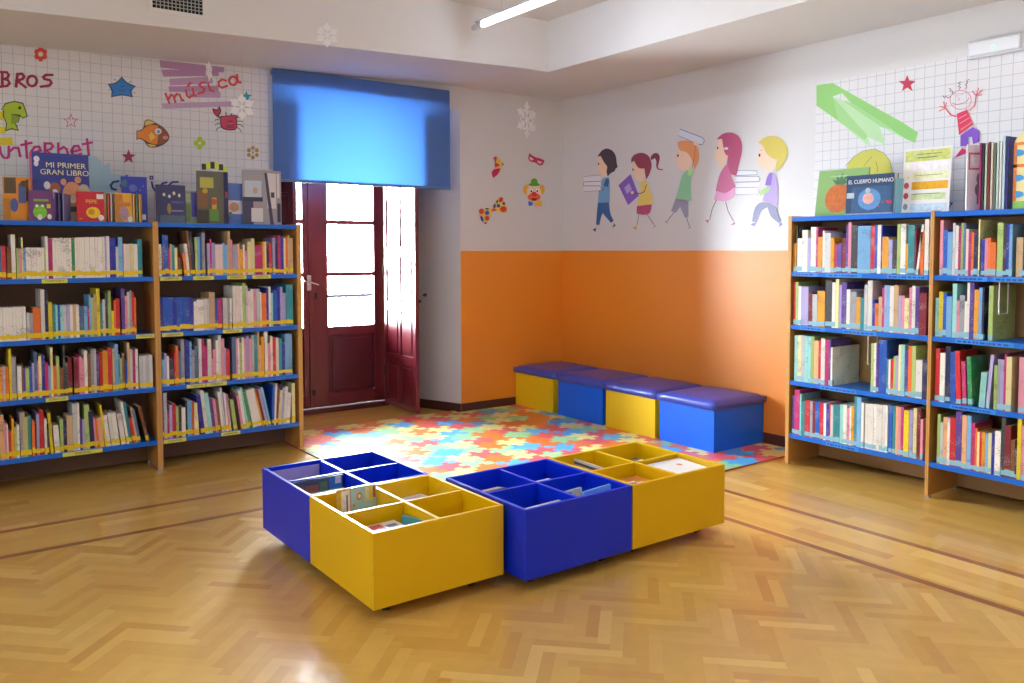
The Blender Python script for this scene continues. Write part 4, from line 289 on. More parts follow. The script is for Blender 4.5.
s = MB(); s.prism([(0,0),(0,.9),(-1.40,.9),(-1.40,.74),(-1.1345,0)], 0, 3.3); s.prism([(-7.8,0),(-2.78,0),(-2.91,.74),(-2.91,.9),(-7.8,.9)], 0, 3.3); s.prism([(-2.78,0),(-1.1345,0),(-1.40,.74),(-1.40,.9),(-2.91,.9),(-2.91,.74)], 2.62, 3.3)
struct(s.build('wall_back', WALL))
s = MB(); s.box((0,-9,0), (.2,.9,3.3)); struct(s.build('wall_right', WALL))
s = MB()
WY = ((-4.7,-3.5),(-3.0,-1.8))                 # two unseen windows added left of the viewer to light the right side
s.box((-7.8,-9,0), (-7.6,0,.9)); s.box((-7.8,-9,2.45), (-7.6,0,3.3)); s.box((-7.8,-9,.9), (-7.6,-4.7,2.45)); s.box((-7.8,-3.5,.9), (-7.6,-3.0,2.45)); s.box((-7.8,-1.8,.9), (-7.6,0,2.45))
struct(s.build('wall_left', WALL))
s = MB(); s.box((-7.8,-9.2,0), (.2,-9,3.3)); struct(s.build('wall_front', WALL))
s = MB(); s.box((-7.8,-9.2,3.2), (.2,.9,3.4)); struct(s.build('ceiling', CEIL))
# dropped soffits along the back and right walls; the one at the back sags to the left
s = MB()
zs = lambda x: 2.808 if x > -1.13 else 2.808+(x+1.13)*.0352
for x0, x1 in ((-7.6,-1.13),(-1.13,0)):
    P = [(x0,-.9,zs(x0)),(x1,-.9,zs(x1)),(x1,0,zs(x1)),(x0,0,zs(x0))]
    v = [s.bm.verts.new(p) for p in P]+[s.bm.verts.new((p[0],p[1],3.2)) for p in P]
    for q in ((3,2,1,0),(4,5,6,7),(0,1,5,4),(1,2,6,5),(2,3,7,6),(3,0,4,7)): s.bm.faces.new([v[i] for i in q])
struct(s.build('trim_%d' % k, CEIL)); k += 1
s = MB(); s.box((-.89,-9,2.808), (0,-.9,3.2)); struct(s.build('trim_%d' % k, CEIL)); k += 1
s = MB(); s.box((-1.1345,-.014,0), (-.0005,-.0005,.078)); struct(s.build('baseboard_back', DARKWOOD, bevel=.004))
s = MB(); s.prism([(-1.1345,.0),(-1.149,.0),(-1.414,.735),(-1.40,.735)], 0, .078); struct(s.build('baseboard_jamb', DARKWOOD))
s = MB(); s.box((-.014,-9,0), (-.0005,-.014,.085)); struct(s.build('baseboard_right', DARKWOOD, bevel=.004))
s = MB(); s.box((-7.6,-.014,0), (-2.75,-.0005,.078)); struct(s.build('baseboard_left', DARKWOOD, bevel=.004))
# mural sheets printed with a square grid
s = MB(); s.prism([(-7.0,1.0),(-2.808,1.0),(-2.808,zs(-2.808)-.035),(-2.86,zs(-2.86)-.006),(-7.0,zs(-7.0)-.004)], -.0016, -.0002, axis='y'); tag(s.build('grid_mural', grid_paper('X')), 'white squared-paper mural sheet on the wall above the left bookcases', 'mural')
s = MB(); s.box((-.0016,-6.5,1.0), (-.0002,-2.69,2.535)); tag(s.build('grid_mural', grid_paper('Y')), 'white squared-paper mural sheet on the wall above the right bookcases', 'mural')

# ------------------------------------------------------------------ balcony door
REDWOOD = mat('red_wood', '641823', .3, coat=.3, vary=.25, vscale=6)
REDWOOD2 = mat('red_wood_dark', '50131f', .35, coat=.2, vary=.25, vscale=6)
def glass():
    m = bpy.data.materials.new('window_glass'); m.use_nodes = True; nt = m.node_tree; nt.nodes.remove(nt.nodes['Principled BSDF'])
    t = nt.nodes.new('ShaderNodeBsdfTransparent'); g = nt.nodes.new('ShaderNodeBsdfGlossy'); g.inputs['Roughness'].default_value = .02
    lw = nt.nodes.new('ShaderNodeFresnel'); lw.inputs['IOR'].default_value = 1.45; mx = nt.nodes.new('ShaderNodeMixShader')
    nt.links.new(lw.outputs[0], mx.inputs[0]); nt.links.new(t.outputs[0], mx.inputs[1]); nt.links.new(g.outputs[0], mx.inputs[2]); nt.links.new(mx.outputs[0], nt.nodes['Material Output'].inputs[0])
    return m
GLASS = glass()
CHROME = mat('chrome', 'd8d8da', .2, metal=1)
BLACKM = mat('black_iron', '1c1a1c', .4)
door = empty('door_1', (-2.19,.72,0)); struct(door)
def dpart(s, name, m, par=door, bevel=.004):
    for v in s.bm.verts: v.co -= Vector((-2.19,.72,0))
    o = s.build(name, m, None, bevel=bevel); o.parent = par; return o
s = MB()
s.box((-2.905,.72,0), (-2.83,.80,2.62)); s.box((-1.475,.70,0), (-1.40,.80,2.62)); s.box((-2.83,.72,2.55), (-1.475,.8,2.62)); s.box((-2.83,.68,0), (-1.475,.8,.045))
dpart(s, 'frame', REDWOOD2)
def leaf(x0, x1, gx0, gx1, px0, px1):
    s = MB(); y0, y1 = .735, .78
    s.box((x0,y0,.047), (gx0,y1,2.545)); s.box((gx1,y0,.047), (x1,y1,2.545))
    for z0, z1 in ((.047,.16),(.67,.745),(1.185,1.222),(1.64,1.677),(2.095,2.132),(2.46,2.545)): s.box((gx0,y0,z0), (gx1,y1,z1))
    L = dpart(s, 'leaf', REDWOOD)
    s = MB(); s.box((gx0,y0+.018,.16), (gx1,y1-.01,.67)); s.box((gx0+.035,y0+.008,.195), (gx1-.035,y0+.02,.635)); dpart(s, 'lower_panel', REDWOOD2, L, .006)
    for z0, z1 in ((.745,1.185),(1.222,1.64),(1.677,2.095),(2.132,2.46)):
        s = MB(); s.box((gx0,y0+.02,z0), (gx1,y0+.024,z1)); dpart(s, 'glass_pane', GLASS, L, 0)
    return L
L1 = leaf(-2.825, -2.192, -2.71, -2.263, 0, 0); L2 = leaf(-2.188, -1.478, -2.035, -1.59, 0, 0)
s = MB(); s.box((-2.215,.722,.05), (-2.165,.737,2.54)); dpart(s, 'meeting_bead', REDWOOD, L1)
s = MB(); s.tube((-2.215,.722,1.14), (-2.215,.67,1.14), .011); s.tube((-2.21,.672,1.14), (-2.285,.668,1.155), .009); s.tube((-2.215,.672,1.14), (-2.15,.668,1.118), .009); s.box((-2.235,.718,1.07), (-2.195,.724,1.2)); dpart(s, 'handle', CHROME, L1, .002)
s = MB(); s.box((-2.165,.715,.99), (-2.14,.737,1.05)); dpart(s, 'lock', BLACKM, L2, .002)
s = MB(); s.tube((-2.185,.728,.06), (-2.185,.728,.55), .006); s.box((-2.2,.715,.16), (-2.17,.737,.21)); dpart(s, 'bolt', BLACKM, L2, 0)
# folding inner shutters, opened into the room and standing almost square to the door
def shutter(ox, A, Bv, label):
    sh = empty('window_shutter', (ox,.60,0))
    def spart(s, name, m, bevel=.003): return s.build(name, m, sh, bevel=bevel)
    A, Bv = Vector(A), Vector(Bv); dv = (Bv-A); Wd = dv.length; ang = math.atan2(dv.y, dv.x)
    Ms = Matrix.Translation((A.x, A.y, 0)) @ Matrix.Rotation(ang, 4, 'Z')
    s = MB(); th = .018
    def sbox(s, x0, x1, z0, z1, y0=-th, y1=th, k=None): s.box((x0,y0,z0), (x1,y1,z1), k, Ms)
    zsec = [(.05,.42),(.47,.88),(.93,1.36),(1.41,1.86),(1.91,2.36)]
    for x0, x1 in ((0,.055),(Wd-.055,Wd)): sbox(s, x0, x1, .03, 2.48)
    prev = .03
    for z0, z1 in zsec+[(2.48,2.48)]:
        sbox(s, .055, Wd-.055, prev, z0+.03 if z0 < 2.4 else 2.48); prev = z1
    nP = 2; w = (Wd-.11)
    for z0, z1 in zsec: sbox(s, .055+w/nP-.02, .055+w/nP+.02, z0+.03, z1)
    spart(s, 'stile_frame', REDWOOD)
    for z0, z1 in zsec:
        for i in range(nP):
            a = .055+w*i/nP+(.02 if i else 0); b = .055+w*(i+1)/nP-(.02 if i < nP-1 else 0)
            s = MB(); sbox(s, a, b, z0+.03, z1, -.008, .008); sbox(s, a+.025, b-.025, z0+.055, z1-.025, -.015, .015); spart(s, 'raised_panel', REDWOOD, bevel=.006)
    s = MB()
    for z in (.3,1.2,2.2): s.tube(Ms @ Vector((0,-.02,z)), Ms @ Vector((0,-.02,z+.08)), .008)
    spart(s, 'hinge', BLACKM, bevel=0)
    s = MB(); s.tube(Ms @ Vector((Wd-.03,.018,.98)), Ms @ Vector((Wd-.03,.05,.98)), .012); s.tube(Ms @ Vector((Wd-.03,.018,.85)), Ms @ Vector((Wd-.03,.018,1.1)), .006); spart(s, 'latch', BLACKM, bevel=0)
    tag(sh, label, 'shutter')
shutter(-1.47, (-.045,.06), (-.065,-.545), 'dark red panelled wooden shutter folded open right of the balcony door')
shutter(-2.80, (.0,.06), (.205,-.54), 'wooden shutter left of the balcony door, mostly hidden by the bookcase and blind')
s = MB(); s.tube((-1.27,.37,1.015), (-1.295,.361,1.015), .016, r1=.011); tag(s.build('wall_hook', mat('brown_knob','5a3428',.4)), 'small brown knob on the white reveal behind the shutter', 'hook')
# added windows, outside the picture; glass tint sets how much light they give
TINTED = bpy.data.materials.new('tinted_glass'); TINTED.use_nodes = True; nt_ = TINTED.node_tree; nt_.nodes.remove(nt_.nodes['Principled BSDF'])
tb = nt_.nodes.new('ShaderNodeBsdfTransparent'); tb.inputs[0].default_value = (TINT,TINT,TINT,1); nt_.links.new(tb.outputs[0], nt_.nodes['Material Output'].inputs[0])
for i, (a, b) in enumerate(WY):
    wn = empty('window_%d' % (i+1), (-7.7,(a+b)/2,.9)); struct(wn); h = (b-a)/2
    s = MB(); s.box((-.04,-h,0), (.04,-h+.07,1.55)); s.box((-.04,h-.07,0), (.04,h,1.55)); s.box((-.04,-h+.07,0), (.04,h-.07,.07)); s.box((-.04,-h+.07,1.48), (.04,h-.07,1.55)); s.box((-.04,-.035,.07), (.04,.035,1.48)); s.build('frame', REDWOOD2, wn)
    s = MB(); s.box((-.004,-h+.07,.07), (.004,-.035,1.48)); s.build('glass_pane', TINTED, wn)
    s = MB(); s.box((-.004,.035,.07), (.004,h-.07,1.48)); s.build('glass_pane', TINTED, wn)
    l_ = bpy.data.lights.new('window_portal', 'AREA'); l_.shape = 'RECTANGLE'; l_.size = 1.55; l_.size_y = 1.2; l_.cycles.is_portal = True
    p_ = bpy.data.objects.new('window_portal', l_); COL.objects.link(p_); p_.location = (-7.79,(a+b)/2,1.675); p_.rotation_euler = (0,-pi/2,0)
# outside: balcony slab and railing
s = MB(); s.box((-4.2,.9,-.12), (0.4,1.65,-.02)); struct(s.build('balcony_floor', mat('stone','c9c4ba',.8)))
rl = empty('balcony_railing', (-1.9,1.55,-.02)); RM = mat('railing_paint','101216',1, spec=0)
s = MB(); s.box((-2.2,-.02,.97), (2.2,.02,1.0)); s.build('top_rail', RM, rl)
s = MB(); s.box((-2.2,-.015,.08), (2.2,.015,.1)); s.build('bottom_rail', RM, rl)
for i in range(31):
    x = -2.1+i*.14; s = MB(); s.tube((x,0,.1), (x,0,.97), .009, 6); s.build('baluster', RM, rl)
for x in (-2.19,2.19):
    s = MB(); s.box((x-.015,-.015,0), (x+.015,.015,.97)); s.build('post', RM, rl)
tag(rl, 'pale metal railing of the balcony seen through the glass of the door', 'railing')

# roller blind
def blind_mat():
    m = bpy.data.materials.new('blind_fabric'); m.use_nodes = True; nt = m.node_tree; nt.nodes.remove(nt.nodes['Principled BSDF'])
    d = nt.nodes.new('ShaderNodeBsdfDiffuse'); t = nt.nodes.new('ShaderNodeBsdfTranslucent'); mx = nt.nodes.new('ShaderNodeMixShader'); mx.inputs[0].default_value = BLIND_T
    d.inputs[0].default_value = lin('5674ae'); t.inputs[0].default_value = lin('4484de')
    nt.links.new(d.outputs[0], mx.inputs[1]); nt.links.new(t.outputs[0], mx.inputs[2]); nt.links.new(mx.outputs[0], nt.nodes['Material Output'].inputs[0])
    return m
bl = empty('roller_blind', (-2.035,-.052,1.922))
s = MB()
N = 24
for i in range(N):
    x0 = -.764+1.528*i/N; x1 = -.764+1.528*(i+1)/N
    f = lambda x: .004*sin(x*5)
    s.face([(x0,f(x0),.02),(x1,f(x1),.02),(x1,f(x1),.83),(x0,f(x0),.83)])
s.build('blind_fabric', blind_mat(), bl, smooth=True)
s = MB(); s.box((-.764,-.008,0), (.764,.008,.022)); s.build('bottom_bar', mat('blind_bar','5a7aa8',.5), bl, bevel=.004)
s = MB(); s.tube((-.76,.0285,.80), (.76,.0285,.80), .02, 16); s.build('roller_tube', mat('blind_tube','5a7fb4',.5), bl, smooth=True)
tag(bl, 'blue roller blind half lowered over the balcony door', 'blind')

# ------------------------------------------------------------------ bookcases
OAK = mat('oak', 'c48a44', .4, vary=.12, vscale=5)
EDGE = mat('oak_edge', 'c8964e', .4, vary=.1, vscale=20)
SHELF = mat('shelf_blue', '0a66cc', .35)
LBLY = mat('label_yellow', 'dcdc5c', .5); INK = mat('ink', '2a2a22', .6); LBLB = mat('label_blue', '2a86dc', .45); INKB = mat('ink_blue', '123c9c', .6)
FEET = mat('foot_metal', 'b0b0b2', .3, metal=1)
def bookcase(label, x0, x1, y0, y1, side, tops, H, t0, t1, backm, labels):
    """local axes: x along the front (left to right as seen), y = depth away from the front"""
    if side == 'L': root = empty('bookcase', (x0, y0, 0)); w = x1-x0; d = y1-y0
    else: root = empty('bookcase', (y0, x0, 0), -pi/2); w = x0-x1; d = y1-y0
    tag(root, label, 'bookcase', 'library bookcases with blue shelves')
    for a, b in ((0,t0),(w-t1,w)):
        s = MB(); s.box((a,0,.014), (b,d,H)); v = s.bm.faces; 
        s.bm.faces.ensure_lookup_table(); s.bm.faces[2].material_index = 1
        s.build('side_panel', [OAK, EDGE], root, bevel=.0015)
    s = MB(); s.box((t0,d-.018,.014), (w-t1,d,H-.02)); s.build('back_panel', backm, root)
    shelves = []
    for z in tops[1:]:
        s = MB(); s.box((t0,.004,z-.028), (w-t1,d-.018,z)); shelves.append(s.build('shelf', SHELF, root, bevel=.0015))
    s = MB(); s.box((t0,.004,tops[0]-.028), (w-t1,d-.018,tops[0])); s.build('top_board', SHELF, root, bevel=.0015)
    for a in (t0/2, w-t1/2):
        for y in (.02, d-.03):
            s = MB(); s.tube((a,y,0), (a,y,.016), .011, 12); s.build('foot', FEET, root)
    for row, a, b, txt in labels:
        z = tops[row]
        s = MB(); s.box((a,.002,z-.027), (b,.0045,z-.003)); o = s.build('shelf_label', LBLY if txt else LBLB, root)
        M = Matrix.Translation(((a+b)/2, .0015, z-.015)) @ Matrix.Rotation(pi/2, 4, 'X')
        if txt: text_mesh('lettering', txt, .016, INK, o, M, min(1.2, (b-a)*.85/(.0105*len(txt))))
        else:
            s = MB(); r = random.Random(int(a*1000)+row); x = a+.012
            while x < b-.03:
                l = r.uniform(.008,.028); s.box((x,.0012,z-.020), (min(x+l,b-.006),.0025,z-.011)); x += l+r.uniform(.004,.012)
            s.build('lettering', INKB, o)
    return root
BACKL = mat('backboard_brown', '7a5e4a', .6, vary=.08)
BACKR = mat('backboard_tan', 'b48a58', .5, vary=.08)
TL = (1.591,1.248,.887,.540,.197); TR = (1.623,1.268,.924,.558,.207)
LX = -4.69
def lab(lst, x0): return [(r, a-x0, b-x0, t) for r, a, b, t in lst]
bookcase('wooden bookcase with blue shelves at the left edge of the picture', LX, -3.7312, -.467, -.165, 'L', TL, 1.598, .022, .0165, BACKL,
    lab([(1,-4.372,-4.236,'CUENTOS F'),(2,-3.860,-3.752,'CUENTOS'),(3,-4.37,-4.25,'CUENTOS'),(4,-4.29,-4.07,'CUENTOS')], LX))
bookcase('wooden bookcase with blue shelves beside the balcony door', -3.7308, -2.766, -.467, -.165, 'L', TL, 1.598, .0165, .031, BACKL,
    lab([(1,-3.708,-3.575,'CUENTOS'),(1,-3.505,-3.37,'CUENTOS'),(1,-3.285,-3.155,'CUENTOS'),(1,-3.115,-2.985,'CUENTOS'),(2,-3.705,-3.575,'CUENTOS'),(2,-3.32,-3.19,'CUENTOS'),(3,-3.56,-3.44,'CUENTOS'),(3,-3.435,-3.30,'CUENTOS'),(4,-3.71,-3.57,'CUENTOS'),(4,-3.345,-3.215,'CUENTOS')], -3.7308))
bookcase('wooden bookcase with blue shelves nearest the row of storage benches', -2.753, -3.6955, -.375, -.02, 'R', TR, 1.63, .026, .010, BACKR,
    [(1,.05,.22,''),(1,.28,.52,''),(1,.68,.92,''),(2,.10,.28,''),(2,.40,.62,''),(3,.25,.50,''),(4,.30,.52,'')])
bookcase('wooden bookcase with blue shelves at the right edge of the picture', -3.696, -4.65, -.375, -.02, 'R', TR, 1.63, .010, .022, BACKR,
    [(1,.14,.30,''),(1,.33,.50,''),(2,.14,.44,''),(3,.12,.36,'')])

# ------------------------------------------------------------------ books on the shelves
PAL = {'W':('e6e3da','white'),'G':('c4c6c6','pale grey'),'L':('9c9ea4','grey'),'K':('1e1e22','black'),'D':('3c3c40','dark grey'),'B':('1f55b4','blue'),'b':('78b0dc','light blue'),
 'C':('28309c','cobalt blue'),'N':('262a54','navy'),'T':('2a8a94','teal'),'t':('94d2cc','pale turquoise'),'U':('5a3c90','purple'),'u':('a8a2d0','lavender'),'P':('d88ea0','pink'),'p':('e6cfc8','blush'),
 'M':('b8286c','magenta'),'R':('c8242c','red'),'r':('7c1c2c','dark red'),'O':('e2702a','orange'),'o':('e8b080','peach'),'Y':('e2cc2a','yellow'),'y':('e6dca0','cream'),'E':('2f8c50','green'),'e':('a6c070','light green'),
 'H':('80502e','brown'),'h':('c8a87c','tan'),'A':('e6a024','amber'),'s':('506a90','slate blue')}
def spine_mat(c):
    key = 'book_'+c
    if key in MATS: return MATS[key]
    hexc = PAL[c][0]; m = bpy.data.materials.new('book_cover_'+PAL[c][1].replace(' ','_')); m.use_nodes = True; nt = m.node_tree; b = nt.nodes['Principled BSDF']
    b.inputs['Roughness'].default_value = .4
    base = lin(hexc); lum = .3*base[0]+.6*base[1]+.1*base[2]
    acc = (base[0]*.5, base[1]*.5, base[2]*.55, 1) if lum > .25 else (min(1,base[0]*.6+.22), min(1,base[1]*.6+.22), min(1,base[2]*.6+.2), 1)
    tc = nt.nodes.new('ShaderNodeTexCoord'); oi = nt.nodes.new('ShaderNodeObjectInfo')
    mp = nt.nodes.new('ShaderNodeVectorMath'); mp.operation = 'ADD'
    cmb = nt.nodes.new('ShaderNodeCombineXYZ'); mu = nt.nodes.new('ShaderNodeMath'); mu.operation = 'MULTIPLY'; mu.inputs[1].default_value = 37
    nt.links.new(oi.outputs['Random'], mu.inputs[0]); nt.links.new(mu.outputs[0], cmb.inputs[0]); nt.links.new(mu.outputs[0], cmb.inputs[2])
    nt.links.new(tc.outputs['Object'], mp.inputs[0]); nt.links.new(cmb.outputs[0], mp.inputs[1])
    n = nt.nodes.new('ShaderNodeTexNoise'); n.inputs['Scale'].default_value = 150; n.inputs['Detail'].default_value = 2; nt.links.new(mp.outputs[0], n.inputs['Vector'])
    n2 = nt.nodes.new('ShaderNodeTexNoise'); n2.inputs['Scale'].default_value = 11; nt.links.new(mp.outputs[0], n2.inputs['Vector'])
    ad = nt.nodes.new('ShaderNodeMath'); ad.operation = 'ADD'; nt.links.new(n.outputs['Fac'], ad.inputs[0]); nt.links.new(n2.outputs['Fac'], ad.inputs[1])
    cr = nt.nodes.new('ShaderNodeValToRGB'); e = cr.color_ramp.elements; e[0].position = .55; e[0].color = base; e[1].position = .63; e[1].color = acc
    hv = nt.nodes.new('ShaderNodeMath'); hv.operation = 'MULTIPLY'; hv.inputs[1].default_value = .5; nt.links.new(ad.outputs[0], hv.inputs[0])
    nt.links.new(hv.outputs[0], cr.inputs['Fac'])
    h = nt.nodes.new('ShaderNodeHueSaturation'); mr = nt.nodes.new('ShaderNodeMapRange'); mr.inputs['To Min'].default_value = .85; mr.inputs['To Max'].default_value = 1.12
    nt.links.new(oi.outputs['Random'], mr.inputs['Value']); nt.links.new(mr.outputs['Result'], h.inputs['Value']); nt.links.new(cr.outputs['Color'], h.inputs['Color']); nt.links.new(h.outputs['Color'], b.inputs['Base Color'])
    MATS[key] = m; return m
PAGES = mat('book_pages', 'e2dccb', .8)
TAPEY = mat('tape_yellow', 'e6c818', .35); TAPEB = mat('tape_blue', '8cbccb', .3); TAGW = mat('call_number_white', 'e8e6e2', .5)
ORD = lambda n: '%d%s' % (n, 'th' if 10 <= n % 100 <= 20 else {1:'st',2:'nd',3:'rd'}.get(n % 10, 'th'))
CASES = {'La':'left-edge bookcase','Lb':'bookcase beside the door','Rc':'bookcase nearest the benches','Rd':'right-edge bookcase'}
ROWS = {'1':'top shelf','2':'second shelf','3':'third shelf','4':'bottom shelf'}
def parse(txt):
    r = []
    for t in txt.split(';'):
        f = t.split(','); r.append((float(f[0])/1000, float(f[1])/1000, float(f[2])/1000, f[3], float(f[4]) if len(f) > 4 else 0))
    return r
ALL = []
WT = {'La':27000,'Lb':22000,'Rc':23000,'Rd':32000}
for key, txt in BOOKS.items():
    for i, b in enumerate(parse(txt)): ALL.append((b[1]*b[2]*WT[key[:2]], key, i, b))
single = set((k_, i) for _, k_, i, _b in sorted(ALL, key=lambda q: -q[0])[:300])
SPECIAL_D = {('Rc3',11):.30, ('Rd2',13):.265, ('Rc1',9):.27, ('Rd3',13):.24, ('Rc2',17):.26}
def book_geo(b, key, i):
    """cover / pages / tape boxes in local coords: x across the spine, y depth, z up"""
    t, w, h, c, lean = b; r = random.Random(i*31+hash_key(key))
    d = SPECIAL_D.get((key, i), min(.25, max(.13, h*r.uniform(.68,.8))))
    if key[0] == 'L': d = min(d, .235)
    ct = min(.0022, w*.22)
    cover = [((0,0,0),(w,ct,h)), ((0,ct,0),(ct,d,h)), ((w-ct,ct,0),(w,d,h))]
    pages = [((ct,ct,.003),(w-ct,d-.003,h-.003))]
    z0 = r.uniform(.010,.020) if key[0] == 'L' else r.uniform(.004,.010); z1 = z0+r.uniform(.020,.032)
    tape = [((-.0004,-.0005,z0),(w+.0004,.02,z1))]
    return d, cover, pages, tape
def hash_key(k): return sum(ord(ch)*(n+3) for n, ch in enumerate(k))
def place(b, key):
    t, w, h, c, lean = b; z = (TL if key[0] == 'L' else TR)[int(key[2])]
    a = radians(lean)
    if key[0] == 'L':
        base = Matrix.Translation((t if lean >= 0 else t+w, -.455, z+.0006))
    else:
        base = Matrix.Translation((-.362, t if lean >= 0 else t-w, z+.0006)) @ Matrix.Rotation(-pi/2, 4, 'Z')
    M = base @ Matrix.Rotation(-a, 4, 'Y')
    if lean < 0: M = M @ Matrix.Translation((-w,0,0))
    return M
stuff = MB(); smats = []; 
def midx(m):
    if m not in smats: smats.append(m)
    return smats.index(m)
def size_word(w, h):
    if w > .034: return 'thick'
    if w < .012: return 'thin'
    if h > .27: return 'tall'
    if h < .19: return 'short'
    return ''
rows = {}
for a_, key, i, b in ALL: rows.setdefault(key, []).append((i, b))
for key, lst in rows.items():
    lst.sort(); L = [b for _, b in lst]; n = len(L)
    desc = [((size_word(b[1], b[2])+' ' if size_word(b[1], b[2]) else '')+PAL[b[3]][1]) for b in L]
    for i, b in enumerate(L):
        d, cover, pages, tape = book_geo(b, key, i); M = place(b, key)
        tp = TAPEY if key[0] == 'L' else TAPEB; cm = spine_mat(b[3])
        if (key, i) in single:
            s = MB()
            for q in cover: s.box(*q)
            o = s.build('book', cm); o.matrix_world = M
            s = MB(); s.box(*pages[0]); s.build('pages', PAGES, o)
            if (i*7+len(key)) % 6 or key[0] == 'L':
                s = MB(); s.box(*tape[0]); s.build('spine_tape', tp, o)
            where = '%s of %s' % (ROWS[key[2]], CASES[key[:2]])
            lean = 'leaning ' if abs(b[4]) > 3 else ''
            if desc.count(desc[i]) == 1: lb = 'the only %s%s book on the %s' % (lean, desc[i], where)
            else:
                tri = (PAL[L[i-1][3]][1] if i else None, desc[i], PAL[L[i+1][3]][1] if i < n-1 else None)
                alls = [(PAL[L[j-1][3]][1] if j else None, desc[j], PAL[L[j+1][3]][1] if j < n-1 else None) for j in range(n)]
                if alls.count(tri) == 1 and tri[0] and tri[2] and tri[0] != tri[2] and len(('%s %s %s'%tri).split()) <= 5:
                    lb = '%s book between %s and %s, %s' % (desc[i], tri[0], tri[2], where)
                else: lb = '%s%s book, %s from left, %s' % (lean, desc[i], ORD(i+1), where)
            tag(o, lb, 'book', 'books on the %s of the %s' % (ROWS[key[2]], CASES[key[:2]]))
        else:
            for q, m in ((cover, cm), (pages, PAGES), (tape, tp)):
                for bx in q: stuff.box(bx[0], bx[1], midx(m), M)
rb = random.Random(5)
for row, t1 in ((1,-4.172),(3,-4.196),(4,-4.204)):      # the rest of the right-edge bookcase
    t = t1
    while t > -4.60:
        w_ = rb.uniform(.010,.03); b = (t, w_, rb.uniform(.19,.30), rb.choice('WGBbCNTtUuPMROYyEehHA'), 0)
        d, cover, pages, tape = book_geo(b, 'Rd%d' % row, int(-t*1000)); M = place(b, 'Rd%d' % row)
        for q, m in ((cover, spine_mat(b[3])), (pages, PAGES), (tape, TAPEB)):
            for bx in q: stuff.box(bx[0], bx[1], midx(m), M)
        t -= w_+.001
o = stuff.build('books', smats); tag(o, 'slimmest books filling the gaps between the larger ones on all shelves', 'books', kind='stuff')
# cover picture on the wide album that stands open to view on the third shelf near the benches
def quadp(s, x, pts, k): s.face([(x, a, z) for a, z in pts], k)
for ob in [q for q in COL.objects if q.name.startswith('book') and q.parent is None]:
    pass
# wire book stops hanging from the shelf above
def bookstop(label, x, y, z0, z1):
    s = MB(); s.tube((x,y,z1), (x,y,z0+.02), .003, 8); s.tube((x,y,z0+.02), (x+.10,y,z0+.02), .003, 8); s.tube((x+.10,y,z0+.02), (x+.10,y,z1), .003, 8); s.tube((x,y,z1-.002), (x+.1,y,z1-.002), .003, 8)
    tag(s.build('wire_bookend', mat('white_wire','d8d4dc',.3)), label, 'bookend', 'white wire bookends hung under the shelves')
bookstop('white wire bookend right of the empty space on the third shelf near the benches', -.362, YSTOP1, .70, .895)
bookstop('white wire bookend before the grey album on the second shelf at the right edge', -.362, YSTOP2, 1.05, 1.239)

# ------------------------------------------------------------------ wall stickers and lettering
cnt = 0
for name, cat, label, wallc, shapes in DECALS:
    cnt += 1
    s = MB(); cols = []; off0 = .0026 + .0002*(cnt % 9)
    if name == 'brush_stroke_mural' : off0 = .0020 + .0001*(cnt % 3)
    allp = [p for sh_ in shapes for p in sh_[2]]
    ct = sum(p[0] for p in allp)/len(allp)/1000; cz = sum(p[1] for p in allp)/len(allp)/1000
    def W3(p, off): return ((p[0]/1000-ct, -off, p[1]/1000-cz) if wallc == 'B' else (-off, p[0]/1000-ct, p[1]/1000-cz))
    for n_, (col, w, P) in enumerate(shapes):
        if col not in cols: cols.append(col)
        k_ = cols.index(col); off = n_*.00012
        if w == 0:
            Q = [P[0]]
            for p in P[1:]:
                if p != Q[-1]: Q.append(p)
            if Q[0] == Q[-1]: Q.pop()
            ar = sum(Q[i][0]*Q[(i+1) % len(Q)][1]-Q[(i+1) % len(Q)][0]*Q[i][1] for i in range(len(Q)))
            if (ar < 0) == (wallc == 'B'): Q = Q[::-1]
            s.face([W3(p, off) for p in Q], k_)
        else:
            hw = max(w, 3)/2*(1.35 if name == 'wall_lettering' else 1)
            Q = [Vector(P[0])]
            for p in P[1:]:
                if (Vector(p)-Q[-1]).length > .9: Q.append(Vector(p))
            closed = len(Q) > 3 and (Q[0]-Q[-1]).length < 1.5
            if closed: Q.pop()
            n = len(Q)
            if n < 2: continue
            if not closed:
                d0 = (Q[0]-Q[1]).normalized(); d1 = (Q[-1]-Q[-2]).normalized(); Q[0] = Q[0]+d0*hw*.7; Q[-1] = Q[-1]+d1*hw*.7
            Lf, Rt = [], []
            for i in range(n):
                dp = (Q[i]-Q[i-1]).normalized() if (i or closed) else None
                dn = (Q[(i+1) % n]-Q[i]).normalized() if (i < n-1 or closed) else None
                dp = dp or dn; dn = dn or dp
                tt = dp+dn
                if tt.length < .3: tt = dn.copy()
                tt.normalize(); nn = Vector((-tt.y, tt.x)); sc_ = hw/max(.55, abs(tt.dot(dn)))
                Lf.append(Q[i]+nn*sc_); Rt.append(Q[i]-nn*sc_)
            for i in range(n if closed else n-1):
                k2 = (i+1) % n; q = [Rt[i], Rt[k2], Lf[k2], Lf[i]]
                if wallc == 'R': q = q[::-1]
                s.face([W3(p, off) for p in q], k_)
    o = s.build(name, [paint(c) for c in cols], recalc=False)
    o.location = (ct, -off0, cz) if wallc == 'B' else (-off0, ct, cz)
    tag(o, label, cat)

